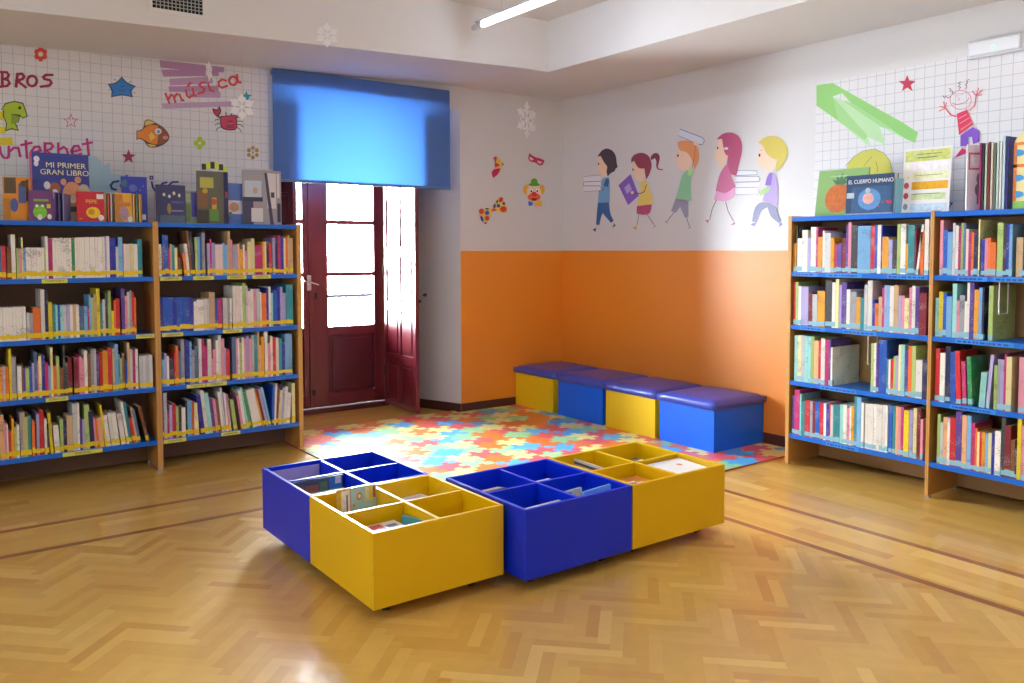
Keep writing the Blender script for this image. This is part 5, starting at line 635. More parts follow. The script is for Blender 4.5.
# ------------------------------------------------------------------ puzzle mat
def build_mat():
    px, py = .18, .17; x_hi = -.84+.18*5; y_hi = .075   # tile (i,j): x from x_hi-.18*(i+1) .. , rows down from y_hi
    NI, NJ = 17, 16
    rnd = random.Random(11)
    cols = {'b':'4eaae8','g':'92d09a','y':'eee490','r':'d85c64','o':'e4783c'}
    keys = list(cols)
    known = {}
    def put(ch, lst):
        for c_, r_ in lst: known[(c_+5, r_+1)] = ch
    put('b', [(3,1),(2,2),(0,0),(1,5),(3,7),(2,8),(-1,4),(0,6),(4,3),(5,4),(6,6)])
    put('g', [(0,2),(1,1),(4,4),(2,5),(1,7),(5,6),(6,8),(3,3),(-1,6),(0,-1)])
    put('y', [(0,1),(2,3),(1,4),(3,6),(-1,5),(0,7),(5,5),(6,7),(4,8),(2,0),(4,2),(-2,3)])
    put('r', [(1,0),(2,4),(3,2),(1,6),(4,5),(5,7),(3,8),(0,5),(-1,7)])
    put('o', [(2,1),(1,3),(0,4),(3,4),(-1,2),(2,6),(2,7),(4,6),(5,8),(0,3),(3,5),(-1,3),(-1,1)])
    hs = {}; vs = {}
    shape = [(.18,-.05),(.34,-.01),(.40,.05),(.34,.13),(.38,.22),(.5,.25),(.62,.22),(.66,.13),(.60,.05),(.66,-.01),(.82,-.05)]
    def P(i, j): return (x_hi-px*i, y_hi-py*j)
    def edge(a, b, sg):
        a, b = Vector(a), Vector(b); d = b-a; n = Vector((-d.y, d.x))
        if sg == 0: return [a]
        return [a]+[a+d*u+n*v*sg for u, v in shape]
    for i in range(NI+1):
        for j in range(NJ+1):
            hs[(i,j)] = 0 if j in (0, NJ) else rnd.choice((-1,1)); vs[(i,j)] = 0 if i in (0, NI) else rnd.choice((-1,1))
    bm = bmesh.new(); order = keys; grid = {}
    for j in range(NJ):
        for i in range(NI):
            ch = known.get((i, j))
            if not ch:
                near = {grid.get((i-1,j)), grid.get((i,j-1)), known.get((i+1,j)), known.get((i,j+1))}
                ch = rnd.choice([q for q in keys if q not in near] or keys)
            grid[(i,j)] = ch
            A, B, C, D = P(i,j), P(i+1,j), P(i+1,j+1), P(i,j+1)
            top = edge(A, B, hs[(i,j)]); left = edge(B, C, vs[(i+1,j)])
            bot = edge(D, C, hs[(i,j+1)]); right = edge(A, D, vs[(i,j)])
            Q = top + left + ([Vector(C)] + bot[1:][::-1]) + ([Vector(D)] + right[1:][::-1])
            f = bm.faces.new([bm.verts.new((q[0], q[1], .0105)) for q in Q]); f.material_index = keys.index(ch)
            if f.normal.z < 0: f.normal_flip()
    def cut(co, no, sel=None):
        bmesh.ops.bisect_plane(bm, geom=bm.verts[:]+bm.edges[:]+bm.faces[:], plane_co=co, plane_no=no, clear_outer=True)
    cut((-.02,0,0), (1,0,0)); cut((-2.80,0,0), (-1,0,0))
    # shallow tongue of the mat reaches into the door recess; elsewhere it stops at the wall
    bm.faces.ensure_lookup_table()
    bmesh.ops.bisect_plane(bm, geom=bm.verts[:]+bm.edges[:]+bm.faces[:], plane_co=(0,-.016,0), plane_no=(0,1,0))
    bmesh.ops.bisect_plane(bm, geom=bm.verts[:]+bm.edges[:]+bm.faces[:], plane_co=(-1.17,0,0), plane_no=(1,0,0))
    bmesh.ops.bisect_plane(bm, geom=bm.verts[:]+bm.edges[:]+bm.faces[:], plane_co=(-2.70,0,0), plane_no=(1,0,0))
    bm.normal_update()
    dele = [f for f in bm.faces if f.calc_center_median().y > -.016 and not (-2.70 < f.calc_center_median().x < -1.17)]
    bmesh.ops.delete(bm, geom=dele, context='FACES')
    for f in bm.faces:
        if f.normal.z < 0: f.normal_flip()
    me = bpy.data.meshes.new('play_mat'); bm.to_mesh(me); bm.free()
    for q in keys: me.materials.append(mat('foam_'+q, cols[q], .34, bump=.05, bscale=300))
    o = bpy.data.objects.new('play_mat', me); COL.objects.link(o)
    tag(o, 'colourful jigsaw-patterned play mat in front of the storage benches', 'mat')
    s = MB(); s.box((-2.80,-2.645,.0012), (-.02,-.016,.0104)); s.box((-2.70,-.016,.0012), (-1.17,.075,.0104)); s.build('mat_backing', mat('mat_backing','b4584a',.7), o)
build_mat()

# ------------------------------------------------------------------ storage benches
BLUE = mat('bench_blue', '0064ee', .35); YEL = mat('bench_yellow', 'ecc816', .35); CUSH = mat('vinyl_indigo', '3c4cb2', .3, bump=.08, bscale=40)
def bench(y0, y1, m, label):
    b = empty('storage_bench', (-.2845, (y0+y1)/2, 0)); hx = .2705; hy = (y0-y1)/2; Z = .304; t = .016; z0 = .0112
    tag(b, label, 'bench', 'storage benches along the orange wall')
    for nm, a, c in (('front_panel',(-hx,-hy,z0),(-hx+t,hy,Z)),('back_panel',(hx-t,-hy,z0),(hx,hy,Z)),('side_panel',(-hx+t,-hy,z0),(hx-t,-hy+t,Z)),('side_panel',(-hx+t,hy-t,z0),(hx-t,hy,Z)),('bottom_panel',(-hx+t,-hy+t,z0),(hx-t,hy-t,z0+.012))):
        s = MB(); s.box(a, c); s.build(nm, m, b, bevel=.001)
    # padded lid: slab with crowned top and rolled edge
    bm = bmesh.new(); N = 12; ex, ey = hx+.012, hy+.016
    g = {}
    for i in range(N+1):
        for j in range(N+1):
            u, v = -1+2*i/N, -1+2*j/N
            e = max(abs(u), abs(v)); cr = .012*(1-u*u)*(1-v*v)
            g[(i,j)] = bm.verts.new((u*ex, v*ey, Z+.062+cr-(.014 if e > .99 else 0)))
    for i in range(N):
        for j in range(N): bm.faces.new((g[(i,j)], g[(i+1,j)], g[(i+1,j+1)], g[(i,j+1)]))
    ring = [(i,0) for i in range(N)]+[(N,j) for j in range(N)]+[(i,N) for i in range(N,0,-1)]+[(0,j) for j in range(N,0,-1)]
    low = [bm.verts.new((g[r].co.x*1.006, g[r].co.y*1.006, Z+.024)) for r in ring]
    low2 = [bm.verts.new((g[r].co.x*.985, g[r].co.y*.985, Z+.002)) for r in ring]
    for q in range(len(ring)):
        w = (q+1) % len(ring)
        bm.faces.new((g[ring[q]], low[q], low[w], g[ring[w]])); bm.faces.new((low[q], low2[q], low2[w], low[w]))
    bm.faces.new(low2)
    s = MB(); s.bm.free(); s.bm = bm
    for v in bm.verts: v.co.x = min(v.co.x, hx+.010)
    o = s.build('cushion_lid', CUSH, b, smooth=True)
bench(-.012, -.545, YEL, 'yellow storage bench tucked into the corner of the orange walls')
bench(-.622, -1.179, BLUE, 'blue storage bench between the two yellow benches')
bench(-1.215, -1.752, YEL, 'yellow storage bench between the two blue benches')
bench(-1.796, -2.309, BLUE, 'blue storage bench nearest the right-hand bookcases')

# ------------------------------------------------------------------ book browser boxes
BBLUE = mat('browser_blue', '052cca', .34, spec=.35); BYEL = mat('browser_yellow', 'e0b400', .3)
def browser(x0, x1, y0, y1, m, label, dz=0):
    cx, cy = (x0+x1)/2, (y0+y1)/2; hx, hy = (x1-x0)/2-.001, (y1-y0)/2-.001; Z0, Z1 = .055, .3514+dz; t = .017
    b = empty('book_browser_box', (cx, cy, 0)); tag(b, label, 'book box', 'low four-compartment book boxes in the middle of the floor')
    for nm, a, c in (('front_panel',(-hx,-hy,Z0),(hx,-hy+t,Z1)),('back_panel',(-hx,hy-t,Z0),(hx,hy,Z1)),('side_panel',(-hx,-hy+t,Z0),(-hx+t,hy-t,Z1)),('side_panel',(hx-t,-hy+t,Z0),(hx,hy-t,Z1)),
        ('bottom_panel',(-hx+t,-hy+t,Z0+.004),(hx-t,hy-t,Z0+.02)),('divider',(-t/2,-hy+t,Z0+.02),(t/2,hy-t,Z1-.004)),('divider',(-hx+t,-t/2,Z0+.02),(-t/2,t/2,Z1-.004)),('divider',(t/2,-t/2,Z0+.02),(hx-t,t/2,Z1-.004))):
        s = MB(); s.box(a, c); s.build(nm, m, b, bevel=.0025)
    for sx in (-1,1):
        for sy in (-1,1):
            s = MB(); x, y = sx*(hx-.10), sy*(hy-.10)
            s.tube((x-.011,y,.0242), (x+.011,y,.0242), .024, 16); s.box((x-.017,y-.008,.022), (x-.012,y+.008,.05)); s.box((x+.012,y-.008,.022), (x+.017,y+.008,.05)); s.box((x-.02,y-.02,.049), (x+.02,y+.02,.055))
            s.build('caster', BLACKM, b)
    return b
AX0, AX1 = -3.6535, -3.0477
browser(AX0, AX1, -2.692, -2.1097, BBLUE, 'blue book box at the back left, beside the door end of the mat')
browser(AX0, AX1, -3.2957, -2.694, BYEL, 'yellow book box at the front left, closest to the viewer')
browser(-3.024, -2.4162, -3.4119, -2.7926, BBLUE, 'blue book box between the two yellow boxes')
browser(-2.4142, -1.7789, -3.4119, -2.7926, BYEL, 'yellow book box at the right end of the row')

# picture books inside the boxes
def flat_art(s, w, h, y, art, k0):
    for n_, (k_, P) in enumerate(art): s.face([(px*w, y-.0003*(n_+1), pz*h) for px, pz in P], k0+k_)
def picture_book(label, w, h, t, cover, art, artcols, M, texts=(), group=None, inner='e2dccb', name='picture_book', cat='book'):
    """upright: x 0..w, y 0..t (front cover faces -y), z 0..h; spine on the left"""
    s = MB(); c = min(.0022, t*.25)
    s.box((0,0,0), (w,c,h)); s.box((0,t-c,0), (w,t,h)); s.box((0,c,0), (c,t-c,h))
    o = s.build(name, paint(cover, .32)); o.matrix_world = M
    s = MB(); s.box((c,c,.002), (w-.003,t-c,h-.002)); s.build('pages', paint(inner, .8), o)
    if art:
        s = MB(); flat_art(s, w, h, -.0002, art, 0); s.build('cover_picture', [mat('print_'+q, q, .35, vary=.35, vscale=45) for q in artcols], o, recalc=False)
    for body, cx, cz, size, col, sq in texts:
        text_mesh('title_lettering', body, size, paint(col), o, Matrix.Translation((cx*w, -.003, cz*h)) @ Matrix.Rotation(pi/2, 4, 'X'), sq)
    tag(o, label, cat, group); return o
def R_(x0, z0, x1, z1): return [(x0,z0),(x1,z0),(x1,z1),(x0,z1)]
def El(cx, cz, rx, rz, n=16): return [(cx+rx*cos(2*pi*i/n), cz+rz*sin(2*pi*i/n)) for i in range(n)]
def TR_(x, y, z, rz=0, rx=0, ry=0): return Matrix.Translation((x,y,z)) @ Matrix.Rotation(radians(rz),4,'Z') @ Matrix.Rotation(radians(rx),4,'X') @ Matrix.Rotation(radians(ry),4,'Y')
IN = 'books in the low boxes'
FZ = .0755
# lying flat = upright book rotated -90 about X so the cover faces up
def lying(label, x, y, z, w, h, t, cover, art, cols, rz=0, tilt=0, texts=()):
    M = Matrix.Translation((x,y,z+t)) @ Matrix.Rotation(radians(rz),4,'Z') @ Matrix.Rotation(radians(-90+tilt),4,'X')
    return picture_book(label, w, h, t, cover, art, cols, M, texts, IN)
# blue box A
picture_book('lavender book with three dots standing at the back of the left blue box', .245,.258,.012,'b0a4cc',[(0,El(.36,.66,.045,.045)),(1,El(.58,.64,.06,.06)),(0,El(.84,.66,.045,.045))],['d8a838','e8e4d8'],TR_(-3.612,-2.146,FZ,0,-2),(),IN)
picture_book('dark illustrated book leaning in the front cell of the left blue box', .245,.270,.010,'46525e',[(0,R_(.02,.55,.22,.93)),(1,R_(.24,.5,.5,.90)),(2,R_(.52,.52,.68,.93)),(3,R_(.72,.55,.98,.97)),(4,R_(.84,.86,.96,.98)),(1,R_(.1,.2,.35,.45))],['7a5a48','9c5c44','5c7a5a','3a7ac0','e0e0dc'],TR_(-3.620,-2.448,FZ,0,-4),(),IN)
picture_book('pale green booklet before the dark illustrated book in the left blue box', .235,.215,.006,'b4ccb4',[],[],TR_(-3.615,-2.475,FZ,0,-4),(),IN)
for i in range(3):
    picture_book(['cream book on edge in the far cell of the left blue box','grey-spined book on edge in the far cell of the left blue box','white book on edge in the far cell of the left blue box'][i], .2,.215-.008*i,.012,['e4ded0','7c8088','e8e8ec'][i],[],[],TR_(-3.29+.015*i,-2.27-.035*i,FZ,2,-4),(),IN)
lying('green-lettered magazine lying in the near right cell of the left blue box', -3.30,-2.655,FZ+.0005,.22,.2,.02,'d8e4dc',[(0,R_(.1,.6,.9,.85))],['5c9c6c'])
# yellow box B
picture_book('orange and white booklet standing in the left yellow box', .067,.300,.006,'e8a07c',[(0,R_(0,.70,.42,1)),(1,R_(.32,.50,.95,.97)),(2,R_(0,0,1,.48)),(3,R_(.68,.62,.8,.9))],['dfc23a','f0eee8','e2683a','7a7a86'],TR_(-3.556,-2.770,FZ,2,-2),(),IN)
picture_book('pale teal booklet with a drawn face standing in the left yellow box', .124,.298,.006,'a4cad0',[(0,El(.32,.86,.11,.06)),(1,R_(.55,.78,.70,.98)),(2,R_(.72,.76,.84,.98)),(5,R_(.86,.80,.97,.97)),(3,El(.32,.86,.055,.03)),(4,R_(.04,.72,.12,.76)),(4,R_(.08,.60,.16,.65)),(4,R_(.1,.42,.2,.48))],['cc8c4c','e2dca8','e2c632','f0dcc0','d08a34','b0582c'],TR_(-3.488,-2.772,FZ,2,-2),(),IN)
for i in range(3):
    lying(['white folded leaflet topmost in the back cell of the left yellow box','pink-edged leaflet in the back cell of the left yellow box','grey leaflet lowest in the back cell of the left yellow box'][2-i], -3.29,-2.95+.004*i,FZ+.001+.066*i,.20,.21,.065,['c8ccd0','e0c4cc','ecebee'][i],[(0,R_(.5,.5,.9,.9))],['d4cce0'],rz=4*i-3)
for i in range(4):
    lying(['red and white picture book topmost in the front left yellow box','orange book second in the pile of the front left yellow box','white book third in the pile of the front left yellow box','grey book lowest in the pile of the front left yellow box'][3-i], -3.618+.003*i,-3.262+.003*i,FZ+.001+.055*i,.19,.20,.054,['a8a8ac','eae8e2','d88048','e8e0dc'][i],[(0,R_(.1,.55,.6,.95)),(1,R_(.65,.6,.9,.8))],['c84c44','4a4a58'],rz=-3+2*i)
picture_book('teal picture book standing beside the pile in the left yellow box', .14,.235,.012,'4c9ca4',[],[],TR_(-3.405,-3.05,FZ,-75,-3),(),IN)
lying('dark green book lying in the front right cell of the left yellow box', -3.32,-3.26,FZ+.001,.2,.16,.03,'4a6a48',[(0,R_(.1,.1,.9,.5))],['caa85c'])
# blue box C
for i in range(3):
    picture_book(['black and white comic on edge in the back left cell of the middle blue box','pale pink book on edge in the back left cell of the middle blue box','white book on edge in the back left cell of the middle blue box'][i], .16,.245-.01*i,.014,['4c4c54','e0c0c4','e6e4e4'][i],[(0,R_(.1,.6,.5,.95))],['d8d4d0'],TR_(-2.985+.01*i,-3.03+.04*i,FZ,4,-3),(),IN)
picture_book('white book with a red disc in the back right cell of the middle blue box', .13,.25,.02,'e8e2e6',[(0,El(.5,.82,.28,.12))],['c4284c'],TR_(-2.700,-3.06,FZ,2,-8),(),IN)
for i in range(3):
    picture_book(['white-edged book in the front left cell of the middle blue box','grey book behind the white-edged one in the middle blue box','cream book third from the front in the middle blue box'][i], .23,.25-.012*i,.012,['e8e6e8','9aa0a8','dcd4c0'][i],[],[],TR_(-2.99,-3.345+.028*i,FZ,3,-3),(),IN)
picture_book('light blue picture book sticking up at the front of the middle blue box', .19,.275,.010,'78b4e8',[(0,R_(.3,.3,.9,.8))],['4a90d8'],TR_(-2.66,-3.370,FZ,8,-3),(),IN)
picture_book('grey and green illustrated book behind the light blue one in the middle blue box', .12,.262,.012,'a8aca4',[(0,R_(.05,.6,.45,.97)),(1,R_(.5,.6,.95,.95))],['5c7c54','c4a894'],TR_(-2.70,-3.29,FZ,6,-5),(),IN)
# yellow box D
picture_book('grey and white booklet leaning in the back left cell of the right yellow box', .255,.258,.008,'c8ccd0',[(0,R_(0,.90,1,.95)),(1,R_(.05,.5,.95,.88))],['4c5058','e0d4cc'],TR_(-2.285,-2.822,FZ,-92,-6),(),IN)
lying('dark brown book lying in the far right cell of the right yellow box', -2.06,-3.075,FZ+.001,.22,.22,.205,'5c5046',[(0,R_(.1,.5,.9,.9))],['6c7c84'],rz=1)
lying('white open magazine on the dark book in the right yellow box', -2.045,-3.085,FZ+.208,.20,.13,.008,'e4e6e8',[(0,R_(.1,.2,.5,.5))],['9aa4b4'],rz=10)
lying('orange picture book with white lettering in the front left cell of the right yellow box', -2.375,-3.378,FZ+.19,.235,.23,.03,'dc8440',[(1,R_(.03,.05,.4,.5)),(0,R_(.30,.52,.78,.60)),(0,R_(.42,.64,.66,.72)),(2,R_(.44,.54,.6,.58))],['f4ece4','c8a890','4a3c34'],rz=-1)
lying('beige book under the orange one in the right yellow box', -2.38,-3.38,FZ+.001,.24,.24,.185,'d8c8b0',[],[],rz=0)
lying('thick cream book under the white book in the right yellow box', -2.068,-3.385,FZ+.001,.25,.25,.228,'d8d0c0',[],[],rz=0)
lying('white picture book with a small orange fox in the right yellow box', -2.070,-3.382,FZ+.231,.262,.25,.012,'f2f1f2',[(0,El(.66,.66,.06,.06)),(1,R_(.25,.05,.62,.16)),(2,R_(.5,.02,.9,.1))],['d88a4c','a89484','6c747c'],rz=0,tilt=3)

# ------------------------------------------------------------------ books displayed on top of the bookcases
TOP = 'books displayed on top of the left bookcases'
ZL = 1.5915
picture_book('yellow-edged picture book cut off by the left edge of the picture', .17,.265,.012,'e0b83a',[(0,R_(.5,.1,.93,.55)),(1,R_(.55,.6,.9,.9))],['8a8f98','d8602c'],TR_(-4.735,-.41,ZL,6,-4),(),TOP)
def open_book(label, x, y, z, wl, wr, h, t, al, ar, cov, artl, artr, cols, group=TOP):
    """standing open with the spine towards the viewer: two boards hinged at the spine"""
    o = empty('picture_book', (x,y,z)); tag(o, label, 'book', group)
    for sg, w, a, art, nm in ((-1,wl,al,artl,'left_board'),(1,wr,ar,artr,'right_board')):
        M = Matrix.Rotation(radians(a),4,'Z')
        s = MB(); s.box((0 if sg > 0 else -w,0,0), (w if sg > 0 else 0,t,h), None, M); q = s.build(nm, paint(cov), o)
        s = MB()
        for n_, (k_, P) in enumerate(art): s.face([M @ Vector((px*w-(w if sg < 0 else 0), -.0006-.0003*n_, pz*h)) for px, pz in P], k_)
        s.build('cover_picture', [paint(c) for c in cols], q, recalc=False)
    return o
open_book('orange book with blue shapes standing open at the far left', -4.478,-.43,ZL,.075,.072,.252,.008,-8,14,'d88a1c',[(0,R_(.1,.62,.9,.98)),(1,El(.75,.35,.28,.16)),(2,R_(.02,.02,.5,.5))],[(1,R_(.05,.4,.6,.85)),(3,R_(.62,.45,.82,.95)),(0,El(.5,.85,.3,.08))],['5c4a2c','4a5a94','b4741c','3a3a30'])
picture_book('large blue book titled MI PRIMER GRAN LIBRO with a teddy bear cover', .318,.412,.022,'2c3a94',
    [(9,R_(-.0,0,.03,1)),(0,R_(.42,0,.80,.30)),(1,El(.70,.40,.17,.19)),(1,El(.80,.62,.06,.05)),(1,El(.55,.58,.05,.05)),(2,El(.70,.33,.07,.06)),(3,El(.40,.48,.1,.09)),(4,El(.27,.52,.055,.06)),(5,El(.40,.42,.05,.05)),(6,El(.90,.46,.1,.1)),(5,R_(.12,.33,.55,.4)),(7,R_(.32,0,.68,.1)),(8,R_(.62,.14,.98,.22)),(5,El(.11,.90,.05,.045)),(4,El(.10,.83,.04,.04))],
    ['a8886c','c88a64','e8d4c4','9c5a3c','dfe2ee','e8e6f0','b8a890','7c86a0','3c3c4c','c4648c'],TR_(-4.400,-.352,ZL+.002,0,-3),
    (('MI PRIMER',.60,.82,.046,'f0ecb4',1.05),('GRAN LIBRO',.58,.715,.046,'f0ecb4',1.0)),TOP)
picture_book('purple book with a green frog, left of the red book', .130,.178,.014,'6e3a78',[(0,El(.45,.28,.28,.22)),(0,El(.33,.48,.09,.07)),(0,El(.55,.48,.09,.07)),(1,El(.33,.49,.045,.04)),(1,El(.55,.49,.045,.04)),(2,El(.43,.12,.1,.1)),(3,R_(.72,.42,.88,.56)),(4,El(.82,.14,.09,.09)),(5,R_(.2,.64,.8,.72))],['7cc42c','f0f0f0','e6ead8','d8b83c','ece8e4','7c9c4c'],TR_(-4.425,-.44,ZL,0,-3),(),TOP)
for i in range(3):
    picture_book(['slim violet book fanned behind the frog book','slim navy book fanned behind the frog book','lilac-edged book fanned behind the frog book'][i], .12,.172-.004*i,.008,['5c3c88','34345c','8c84b8'][i],[],[],TR_(-4.285+.024*i,-.432+.010*i,ZL,62-4*i,0),(),TOP)
picture_book('red book titled PEPE with a yellow cartoon creature', .153,.183,.016,'c41c34',[(0,El(.58,.30,.26,.19)),(1,El(.52,.32,.12,.1)),(2,R_(.72,.76,.97,.92)),(2,El(.86,.13,.11,.1)),(0,R_(.08,.08,.18,.1))],['ecc81c','c48a1c','ece4e0'],TR_(-4.170,-.44,ZL,0,-3),(('PEPE',.52,.66,.032,'ecc42c',1.0),),TOP)
for i in range(3):
    picture_book(['green-edged book fanned right of the red book','red-edged book fanned right of the red book','white booklet fanned right of the red book'][i], .12,.178,.007,['8cac4c','cc4450','dcd8cc'][i],[],[],TR_(-4.008+.018*i,-.430+.008*i,ZL,66,0),(),TOP)
picture_book('yellow book with a mauve animal right of the red book', .100,.182,.012,'e0a41c',[(0,R_(0,.02,.45,.95)),(1,El(.5,.3,.28,.26)),(2,El(.85,.1,.14,.1)),(3,R_(.3,.55,.9,.68))],['c07c24','a88490','e4dcd4','c8781c'],TR_(-3.955,-.44,ZL,6,-3),(),TOP)
for i in range(3):
    picture_book(['amber book fanned behind the mauve animal book','grey-green book fanned behind the mauve animal book','gold book fanned behind the mauve animal book'][i], .12,.178,.009,['dca020','5c6c5c','d4a024'][i],[],[],TR_(-3.845+.019*i,-.432+.006*i,ZL,64,0),(),TOP)
picture_book('tall blue star-covered book with yellow page edges', .150,.290,.03,'2836a8',[(0,El(.2+.13*i,.35+.09*((i*7) % 6),.025,.014,8)) for i in range(6)]+[(1,R_(.75,.06,.92,.18)),(2,El(.12,.85,.1,.08)),(3,El(.45,.75,.16,.08))],['9cacdc','e4e8f0','3c6c7c','5c68bc'],TR_(-3.905,-.375,ZL+.0005,-4,-2),(),TOP,inner='d8cc3c')
picture_book('navy book with four white faces above the middle upright', .180,.245,.026,'2c2c5c',[(0,El(.26,.74,.05,.045)),(0,El(.44,.70,.05,.045)),(0,El(.60,.78,.05,.05)),(0,El(.78,.73,.045,.05)),(1,El(.42,.38,.07,.14)),(2,R_(.5,.52,.9,.58)),(3,R_(.1,0,.95,.2)),(4,R_(.5,.3,.9,.34))],['d4d0c4','98884c','54549c','4a5c74','8088a8'],TR_(-3.710,-.43,ZL,0,-3),(),TOP)
picture_book('green and blue patterned book peeping out right of the navy book', .085,.215,.02,'8c9c84',[(0,R_(.05,.05,.5,.6)),(1,R_(.55,.2,.95,.95)),(2,R_(.1,.65,.5,.9))],['6c8c4c','4c4cac','a8b89c'],TR_(-3.535,-.40,ZL,0,-2),(),TOP)
open_book('dark collage-covered book standing half open with a yellow label', -3.288,-.435,ZL,.172,.036,.345,.01,-2,20,'5c5c52',[(0,R_(.12,.68,.62,.88)),(1,R_(.55,.25,.72,.5)),(2,R_(.45,.05,.8,.28)),(3,R_(.05,.3,.4,.62)),(4,El(.62,.42,.1,.06)),(1,El(.3,.62,.1,.05)),(5,R_(.02,.0,.42,.26))],[(6,R_(.02,.0,.98,1)),(4,R_(.3,.5,.9,.62))],['b4b04c','c09c2c','5c8c3c','7c5a3c','b04038','3c342c','242a50'])
s = MB(); 
W5 = MB()
picture_book('small blue book with a pale bird, between the collage and snow books', .108,.277,.014,'4c6cb4',[(0,R_(.0,.25,.95,.58)),(1,El(.45,.42,.3,.12)),(2,R_(.1,.15,.3,.3))],['c8ccd0','b0886c','3c7c6c'],TR_(-3.252,-.39,ZL,0,-2),(),TOP)
open_book('grey winter-scene book standing open beside the blind', -3.014,-.43,ZL,.140,.138,.372,.009,-10,12,'9c98a0',[(0,R_(.1,.45,.9,.8)),(1,R_(.0,.0,.5,.45)),(2,R_(.4,.05,.95,.3)),(3,El(.6,.62,.12,.06)),(4,R_(0,.42,.95,.5))],[(2,R_(.2,.3,.7,.95)),(1,[(.05,.95),(.2,.95),(.55,0),(.35,0)]),(4,R_(.75,.05,.95,.4)),(2,R_(.75,.5,.9,.95)),(1,R_(.4,.5,.6,.6))],['b8c4d0','44405c','d4d2d0','c49c8c','383450'])
W5.bm.free(); s.bm.free()
# a striped paper tail stands on the collage book's back edge
s = MB()
for i, c in enumerate(range(6)):
    x0 = i*.028; s.box((x0,-.002,.0+.02*sin(.5+i*.5)-.0), (x0+.028,.002,.035+.03*sin(.5+i*.5)), i % 2)
tag(s.build('paper_tail', [paint('2c2c28'), paint('ccd43c')], loc=(-3.42,-.408,ZL+.3445)), 'black and yellow striped cut-out rising behind the collage book', 'decoration')

RT = 'books displayed on top of the right bookcases'
ZR = 1.6235
def RM_(y, x=-.33, rx=0, z=ZR, rz=0, ry=0): return Matrix.Translation((x,y,z)) @ Matrix.Rotation(radians(-90+rz),4,'Z') @ Matrix.Rotation(radians(rx),4,'X') @ Matrix.Rotation(radians(ry),4,'Y')
picture_book('green book with a big pineapple, leaning above the benches end', .345,.300,.014,'8cb472',
    [(0,El(.45,.38,.27,.31,24)),(1,[(.37,.68),(.29,.80),(.38,.76),(.36,.90),(.44,.80),(.50,.94),(.51,.79),(.60,.88),(.56,.74),(.66,.78),(.54,.66)]),(2,R_(.25,.84,.6,.87))],['c8703a','4c7a5c','a8c890'],RM_(-2.875,-.27,-9),(),RT)
picture_book('dark blue boxed book titled EL CUERPO HUMANO with a glowing body', .305,.238,.045,'2e4a6c',
    [(3,R_(.12,.05,.95,.70)),(0,El(.50,.38,.24,.27,20)),(1,El(.48,.40,.12,.14)),(2,El(.78,.30,.03,.02,8)),(2,El(.70,.20,.02,.02,8)),(2,R_(.86,.26,.97,.33)),(4,El(.47,.60,.05,.07)),(4,R_(.02,.42,.18,.56)),(5,R_(.0,.0,1,.035))],['5c90c8','d8a8a0','c43c4c','385c84','b8c4cc','98a4b4'],RM_(-3.145,-.352,-2),(('EL CUERPO HUMANO',.52,.83,.034,'f4f5f7',.86),),RT)
picture_book('turquoise-spined slim book right of the boxed blue book', .2,.205,.016,'8cc4d4',[],[],RM_(-3.458,-.34,0,ZR,70),(),RT)
picture_book('white leaflet sheet with lime and orange bands propped upright', .277,.372,.004,'eceaea',
    [(0,R_(.03,.80,.97,.97)),(1,R_(.22,.66,.95,.77)),(2,R_(.22,.52,.95,.63)),(3,R_(.2,.36,.95,.48)),(4,R_(.2,.20,.92,.30)),(5,R_(.2,.02,.95,.14)),(2,El(.1,.72,.05,.04)),(2,El(.1,.56,.04,.035)),(6,El(.09,.43,.055,.05)),(6,El(.09,.27,.055,.05)),(7,El(.09,.1,.05,.05)),(8,R_(.3,.845,.7,.86)),(8,R_(.28,.90,.8,.91)),(8,R_(.24,.285,.8,.295)),(8,R_(.3,.575,.85,.582))],
    ['c8d47c','f2eef4','e6ecc0','dca61e','c8dca8','c4dce8','c44c44','8c94a0','6c7c5c'],RM_(-3.470,-.30,-4),(),RT,name='information_leaflet',cat='leaflet')
picture_book('white brochure with a costumed figure facing the room', .18,.36,.006,'e8e6ea',[(0,R_(.05,.62,.95,.88)),(1,R_(.10,.65,.90,.85)),(2,El(.45,.48,.12,.10)),(2,El(.5,.32,.22,.12)),(3,R_(.36,.1,.48,.3)),(3,R_(.54,.1,.64,.3))],['c86c88','ecebee','7c6c84','906474'],RM_(-3.858,-.335,0,ZR,66),(),RT,name='brochure',cat='brochure')
bk = [('8c2c5c','burgundy-edged magazine behind the brochure'),('2c2c34','black album third in the upright row'),('a8b4a0','grey-green album in the upright row'),('6c2c2c','dark red album in the upright row'),('c8b8a8','beige photo album in the upright row'),('5c6c5c','mossy green album in the upright row'),('b8c8c4','pale aqua album in the upright row'),('d0d4d0','light grey album near the cupboard-shaped book')]
for i, (c, lb) in enumerate(bk):
    picture_book(lb+' on the right bookcase', .25,.36-.004*(i % 3),.010,c,[(0,R_(.05,.05,.8,.3))],['8c3c34'],RM_(-3.936-.0148*i,-.345,0,ZR,84,0),(),RT)
picture_book('tall pale blue album next to the cupboard-shaped book', .25,.385,.012,'b4ccd8',[],[],RM_(-4.056,-.345,0,ZR,87),(),RT)
picture_book('slim navy album touching the cupboard-shaped book', .25,.38,.010,'2c2c74',[],[],RM_(-4.072,-.345,0,ZR,88),(),RT)
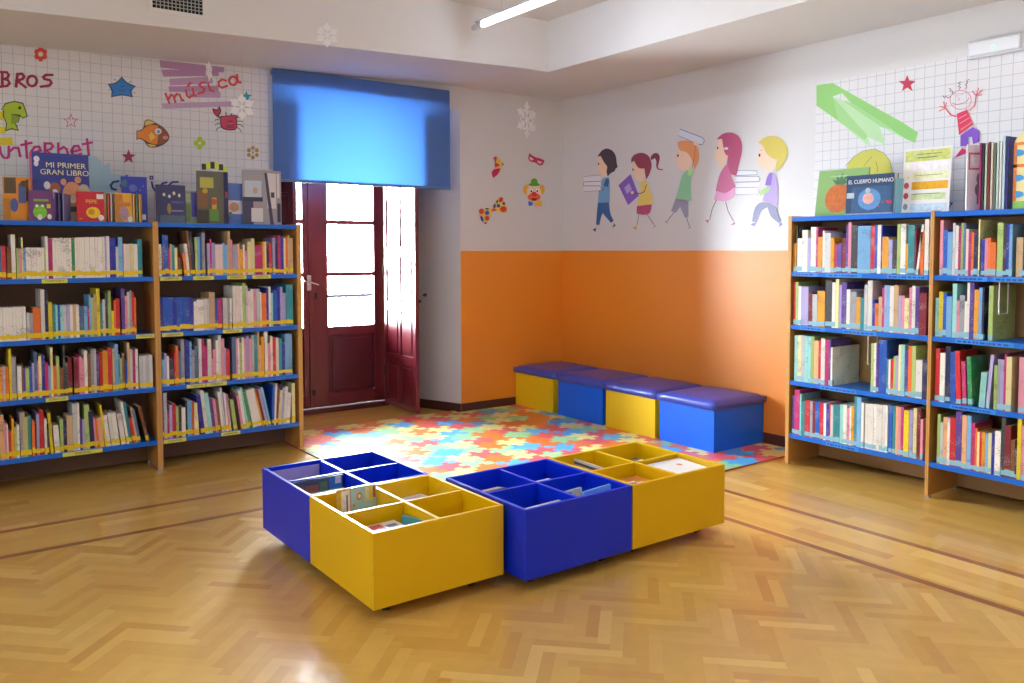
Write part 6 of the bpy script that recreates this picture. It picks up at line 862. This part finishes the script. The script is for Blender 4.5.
# cupboard-shaped board book with arched top
o = empty('picture_book', (-.33,-4.092,ZR), -pi/2)
s = MB(); pl = [(0,0),(.22,0),(.22,.33)]+[(.11+.11*cos(a*pi/10), .33+.085*sin(a*pi/10)) for a in range(1,10)]+[(0,.33)]
s.prism(pl, 0, .02, axis='y'); s.build('board', paint('e6dc9c'), o)
s = MB()
def pq(P, n): s.face([(x, -.0004-.0003*n, z) for x, z in P], n)
pq(R_(0,.33,.22,.345), 0); pq(R_(0,.215,.22,.232), 0); pq(R_(0,0,.016,.33), 0); pq(R_(0,0,.22,.04), 1)
for z in (.29,.16,.075): s.face([(.014+.04*sin(pi*i/10), -.0018, z+.018*cos(pi*i/10)) for i in range(11)], 2)
s.build('cover_picture', [paint('e0803c'), paint('8cc45c'), paint('3c94d4')], o, recalc=False)
tag(o, 'cream cupboard-shaped board book with orange frames, cut by the right picture edge', 'book', RT)

# ------------------------------------------------------------------ ceiling fittings
TUBE = emis('fluorescent', 'eef2fc', TUBE_E); TUBE1 = emis('fluorescent_dimmed', 'eaf1ff', TUBE_E*.42)  # the visible tube is dimmed to keep the nearby soffit from overexposing
FIX = mat('fixture_grey', 'c4c8d0', .35)
def lamp(x, y0, y1, z, label):
    o = empty('tube_lamp', (x,(y0+y1)/2,z)); h = (y0-y1)/2
    s = MB(); s.tube((0,-h+.12,0), (0,h-.12,0), .021, 16); s.build('tube', TUBE1 if 'top centre' in label else TUBE, o, smooth=True)
    for sg in (-1,1):
        s = MB(); s.tube((0,sg*(h-.12),0), (0,sg*h,0), .022, 16, r1=.018); s.build('end_cap', FIX, o)
        s = MB(); s.tube((0,sg*(h-.35),.02), (0,sg*(h-.35),3.2-z), .0015, 6); s.build('suspension_wire', FIX, o)
    s = MB(); s.box((-.02,-h+.05,.023), (.02,h-.05,.034)); s.build('housing', FIX, o)
    tag(o, label, 'lamp', 'suspended fluorescent tubes')
LZ = 3.01
lamp(-1.66,-1.0,-2.6,LZ,'lit fluorescent tube hanging at the top centre of the ceiling')
for x, y, wd in ((-1.66,-3.4,'next in line behind the visible tube, above the right bookcases'),(-1.66,-5.8,'farthest behind the visible tube along the right wall'),(-4.4,-3.4,'in the middle row above the book boxes'),(-4.4,-5.8,'in the middle row above the viewer'),(-6.6,-3.4,'in the far left row near the left bookcases'),(-6.6,-5.8,'in the far left row behind the viewer')):
    lamp(x, y, y-1.6, LZ, 'fluorescent tube ' + wd)
v = empty('air_vent', (-3.68,-.9005,2.868)); WHITE = mat('vent_white', 'dcdad8', .4)
M_ = Matrix.Rotation(0,4,'Z')
s = MB(); s.box((-.17,-.008,-.075), (.17,0,-.05)); s.box((-.17,-.008,.05), (.17,0,.075)); s.box((-.17,-.008,-.05), (-.142,0,.05)); s.box((.142,-.008,-.05), (.17,0,.05)); s.build('frame', WHITE, v, bevel=.002)
s = MB(); s.box((-.142,-.002,-.05), (.142,-.0005,.05)); s.build('dark_backing', mat('vent_dark','141414',.9), v)
s = MB()
for i in range(1,13): x = -.142+.284*i/13; s.box((x-.0022,-.006,-.05), (x+.0022,-.003,.05))
for i in range(1,5): z = -.05+.1*i/5; s.box((-.142,-.0075,z-.0022), (.142,-.0045,z+.0022))
s.build('grille', mat('vent_grille','a4a4a4',.5), v)
tag(v, 'white air vent with a dark square grille in the soffit above the left bookcases', 'vent')
e = empty('emergency_light', (0,-3.85,2.557))
s = MB(); s.box((-.035,-.15,-.05), (-.0052,.15,.05)); s.build('housing', mat('em_housing','d8dade',.35), e, bevel=.006)
s = MB(); s.box((-.052,-.138,-.04), (-.035,.138,.04)); s.build('diffuser', mat('em_diffuser','e6eaf0',.15), e, bevel=.012, seg=3)
s = MB(); s.tube((-.052,0,-.008), (-.056,0,-.008), .006, 12); s.build('indicator_led', emis('green_led','4cf0a0',6), e)
tag(e, 'white emergency light with a green indicator above the right mural', 'emergency light')

# hanging paper snowflakes
def snow_mat():
    m = bpy.data.materials.new('snow_plastic'); m.use_nodes = True; nt = m.node_tree; nt.nodes.remove(nt.nodes['Principled BSDF'])
    d = nt.nodes.new('ShaderNodeBsdfDiffuse'); t = nt.nodes.new('ShaderNodeBsdfTranslucent'); mx = nt.nodes.new('ShaderNodeAddShader')
    d.inputs[0].default_value = (.82,.82,.83,1); t.inputs[0].default_value = (.15,.15,.15,1)
    nt.links.new(d.outputs[0], mx.inputs[0]); nt.links.new(t.outputs[0], mx.inputs[1]); nt.links.new(mx.outputs[0], nt.nodes['Material Output'].inputs[0])
    return m
SNOW = snow_mat()
def snowflake(label, loc, r, rz, ztop, dense):
    o = empty('snowflake_ornament', loc, rz)
    s = MB(); t = .002
    def bar(a, b, w):
        a, b = Vector(a), Vector(b); d = (b-a).normalized(); n = Vector((-d.y, d.x))*w
        s.prism([(a-n)[:], (b-n)[:], (b+n)[:], (a+n)[:]], -t, t, axis='y')
    for q in range(6):
        a = pi/2+q*pi/3; u = Vector((cos(a), sin(a))); n = Vector((-u.y, u.x)); w = .035*r
        bar((0,0), u*r*.9, w)
        for f, l in ((.30,.22),(.52,.34)):
            for sg in (-1,1): bar(u*r*f, u*r*(f+l*.75)+n*sg*r*l*.7, w*.9)
        b_ = Vector((cos(a+pi/6), sin(a+pi/6)))
        bar(u*r*.42, b_*r*.62, w*.9); bar((Vector((cos(a+pi/3), sin(a+pi/3))))*r*.42, b_*r*.62, w*.9)
        s.prism([(u*r*.66+n*r*.13)[:], (u*r*.74-n*0)[:], (u*r*.66-n*r*.13)[:], (u*r*.84-n*r*.12)[:], (u*r*1.02)[:], (u*r*.84+n*r*.12)[:]], -t, t, axis='y')
        if dense:
            s.prism([(u*r*.45+n*r*.2)[:], (u*r*.45-n*r*.2)[:], (u*r*.75-n*r*.3)[:], (u*r*.75+n*r*.3)[:]], -t*.6, t*.6, axis='y')
    s.prism([(cos(i*pi/6)*r*.13, sin(i*pi/6)*r*.13) for i in range(12)], -t*1.2, t*1.2, axis='y')
    s.build('flake', SNOW, o, recalc=False)
    s = MB(); s.tube((0,0,r), (0,0,ztop-loc[2]), .0007, 5); s.build('string', mat('nylon','c8c8cc',.3), o)
    tag(o, label, 'snowflake ornament', 'hanging snowflake ornaments')
snowflake('white snowflake hanging before the soffit above the blind', (-2.877,-1.2,2.739), .075, -.3, 3.2, True)
snowflake('white snowflake seen edge-on in front of the mauve strokes', (-3.417,-.6,2.556), .062, pi/2-.64, zs(-3.417), True)
snowflake('white snowflake hanging just right of the red crab sticker', (-3.21,-.6,2.349), .085, -.2, zs(-3.21), True)
snowflake('openwork white snowflake hanging near the corner above the eye mask', (-.871,-.6,2.474), .150, .30, 2.808, False)

# ------------------------------------------------------------------ light
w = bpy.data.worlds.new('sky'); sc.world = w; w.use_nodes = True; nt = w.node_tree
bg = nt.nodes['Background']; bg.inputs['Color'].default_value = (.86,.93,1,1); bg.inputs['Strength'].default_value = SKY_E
# brighter sky lobe left of the balcony, added to push light onto the right wall
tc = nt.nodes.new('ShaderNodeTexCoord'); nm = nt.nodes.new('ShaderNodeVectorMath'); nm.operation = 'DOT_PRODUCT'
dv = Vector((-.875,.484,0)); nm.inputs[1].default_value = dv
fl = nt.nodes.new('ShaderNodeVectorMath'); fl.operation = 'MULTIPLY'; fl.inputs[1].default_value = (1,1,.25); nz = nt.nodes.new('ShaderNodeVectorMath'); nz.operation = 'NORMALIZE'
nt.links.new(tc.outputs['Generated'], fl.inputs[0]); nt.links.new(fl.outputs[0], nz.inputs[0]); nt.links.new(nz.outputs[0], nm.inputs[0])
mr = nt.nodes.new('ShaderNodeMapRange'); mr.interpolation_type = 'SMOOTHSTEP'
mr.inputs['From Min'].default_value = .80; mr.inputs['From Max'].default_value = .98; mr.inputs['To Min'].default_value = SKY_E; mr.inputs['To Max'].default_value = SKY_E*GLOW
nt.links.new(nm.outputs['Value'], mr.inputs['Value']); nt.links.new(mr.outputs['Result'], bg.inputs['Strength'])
ld = bpy.data.lights.new('door_portal', 'AREA'); ld.shape = 'RECTANGLE'; ld.size = 1.4; ld.size_y = 1.9; ld.cycles.is_portal = True
po = bpy.data.objects.new('door_portal', ld); COL.objects.link(po); po.location = (-2.18,.86,1.65); po.rotation_euler = (-pi/2,0,0)
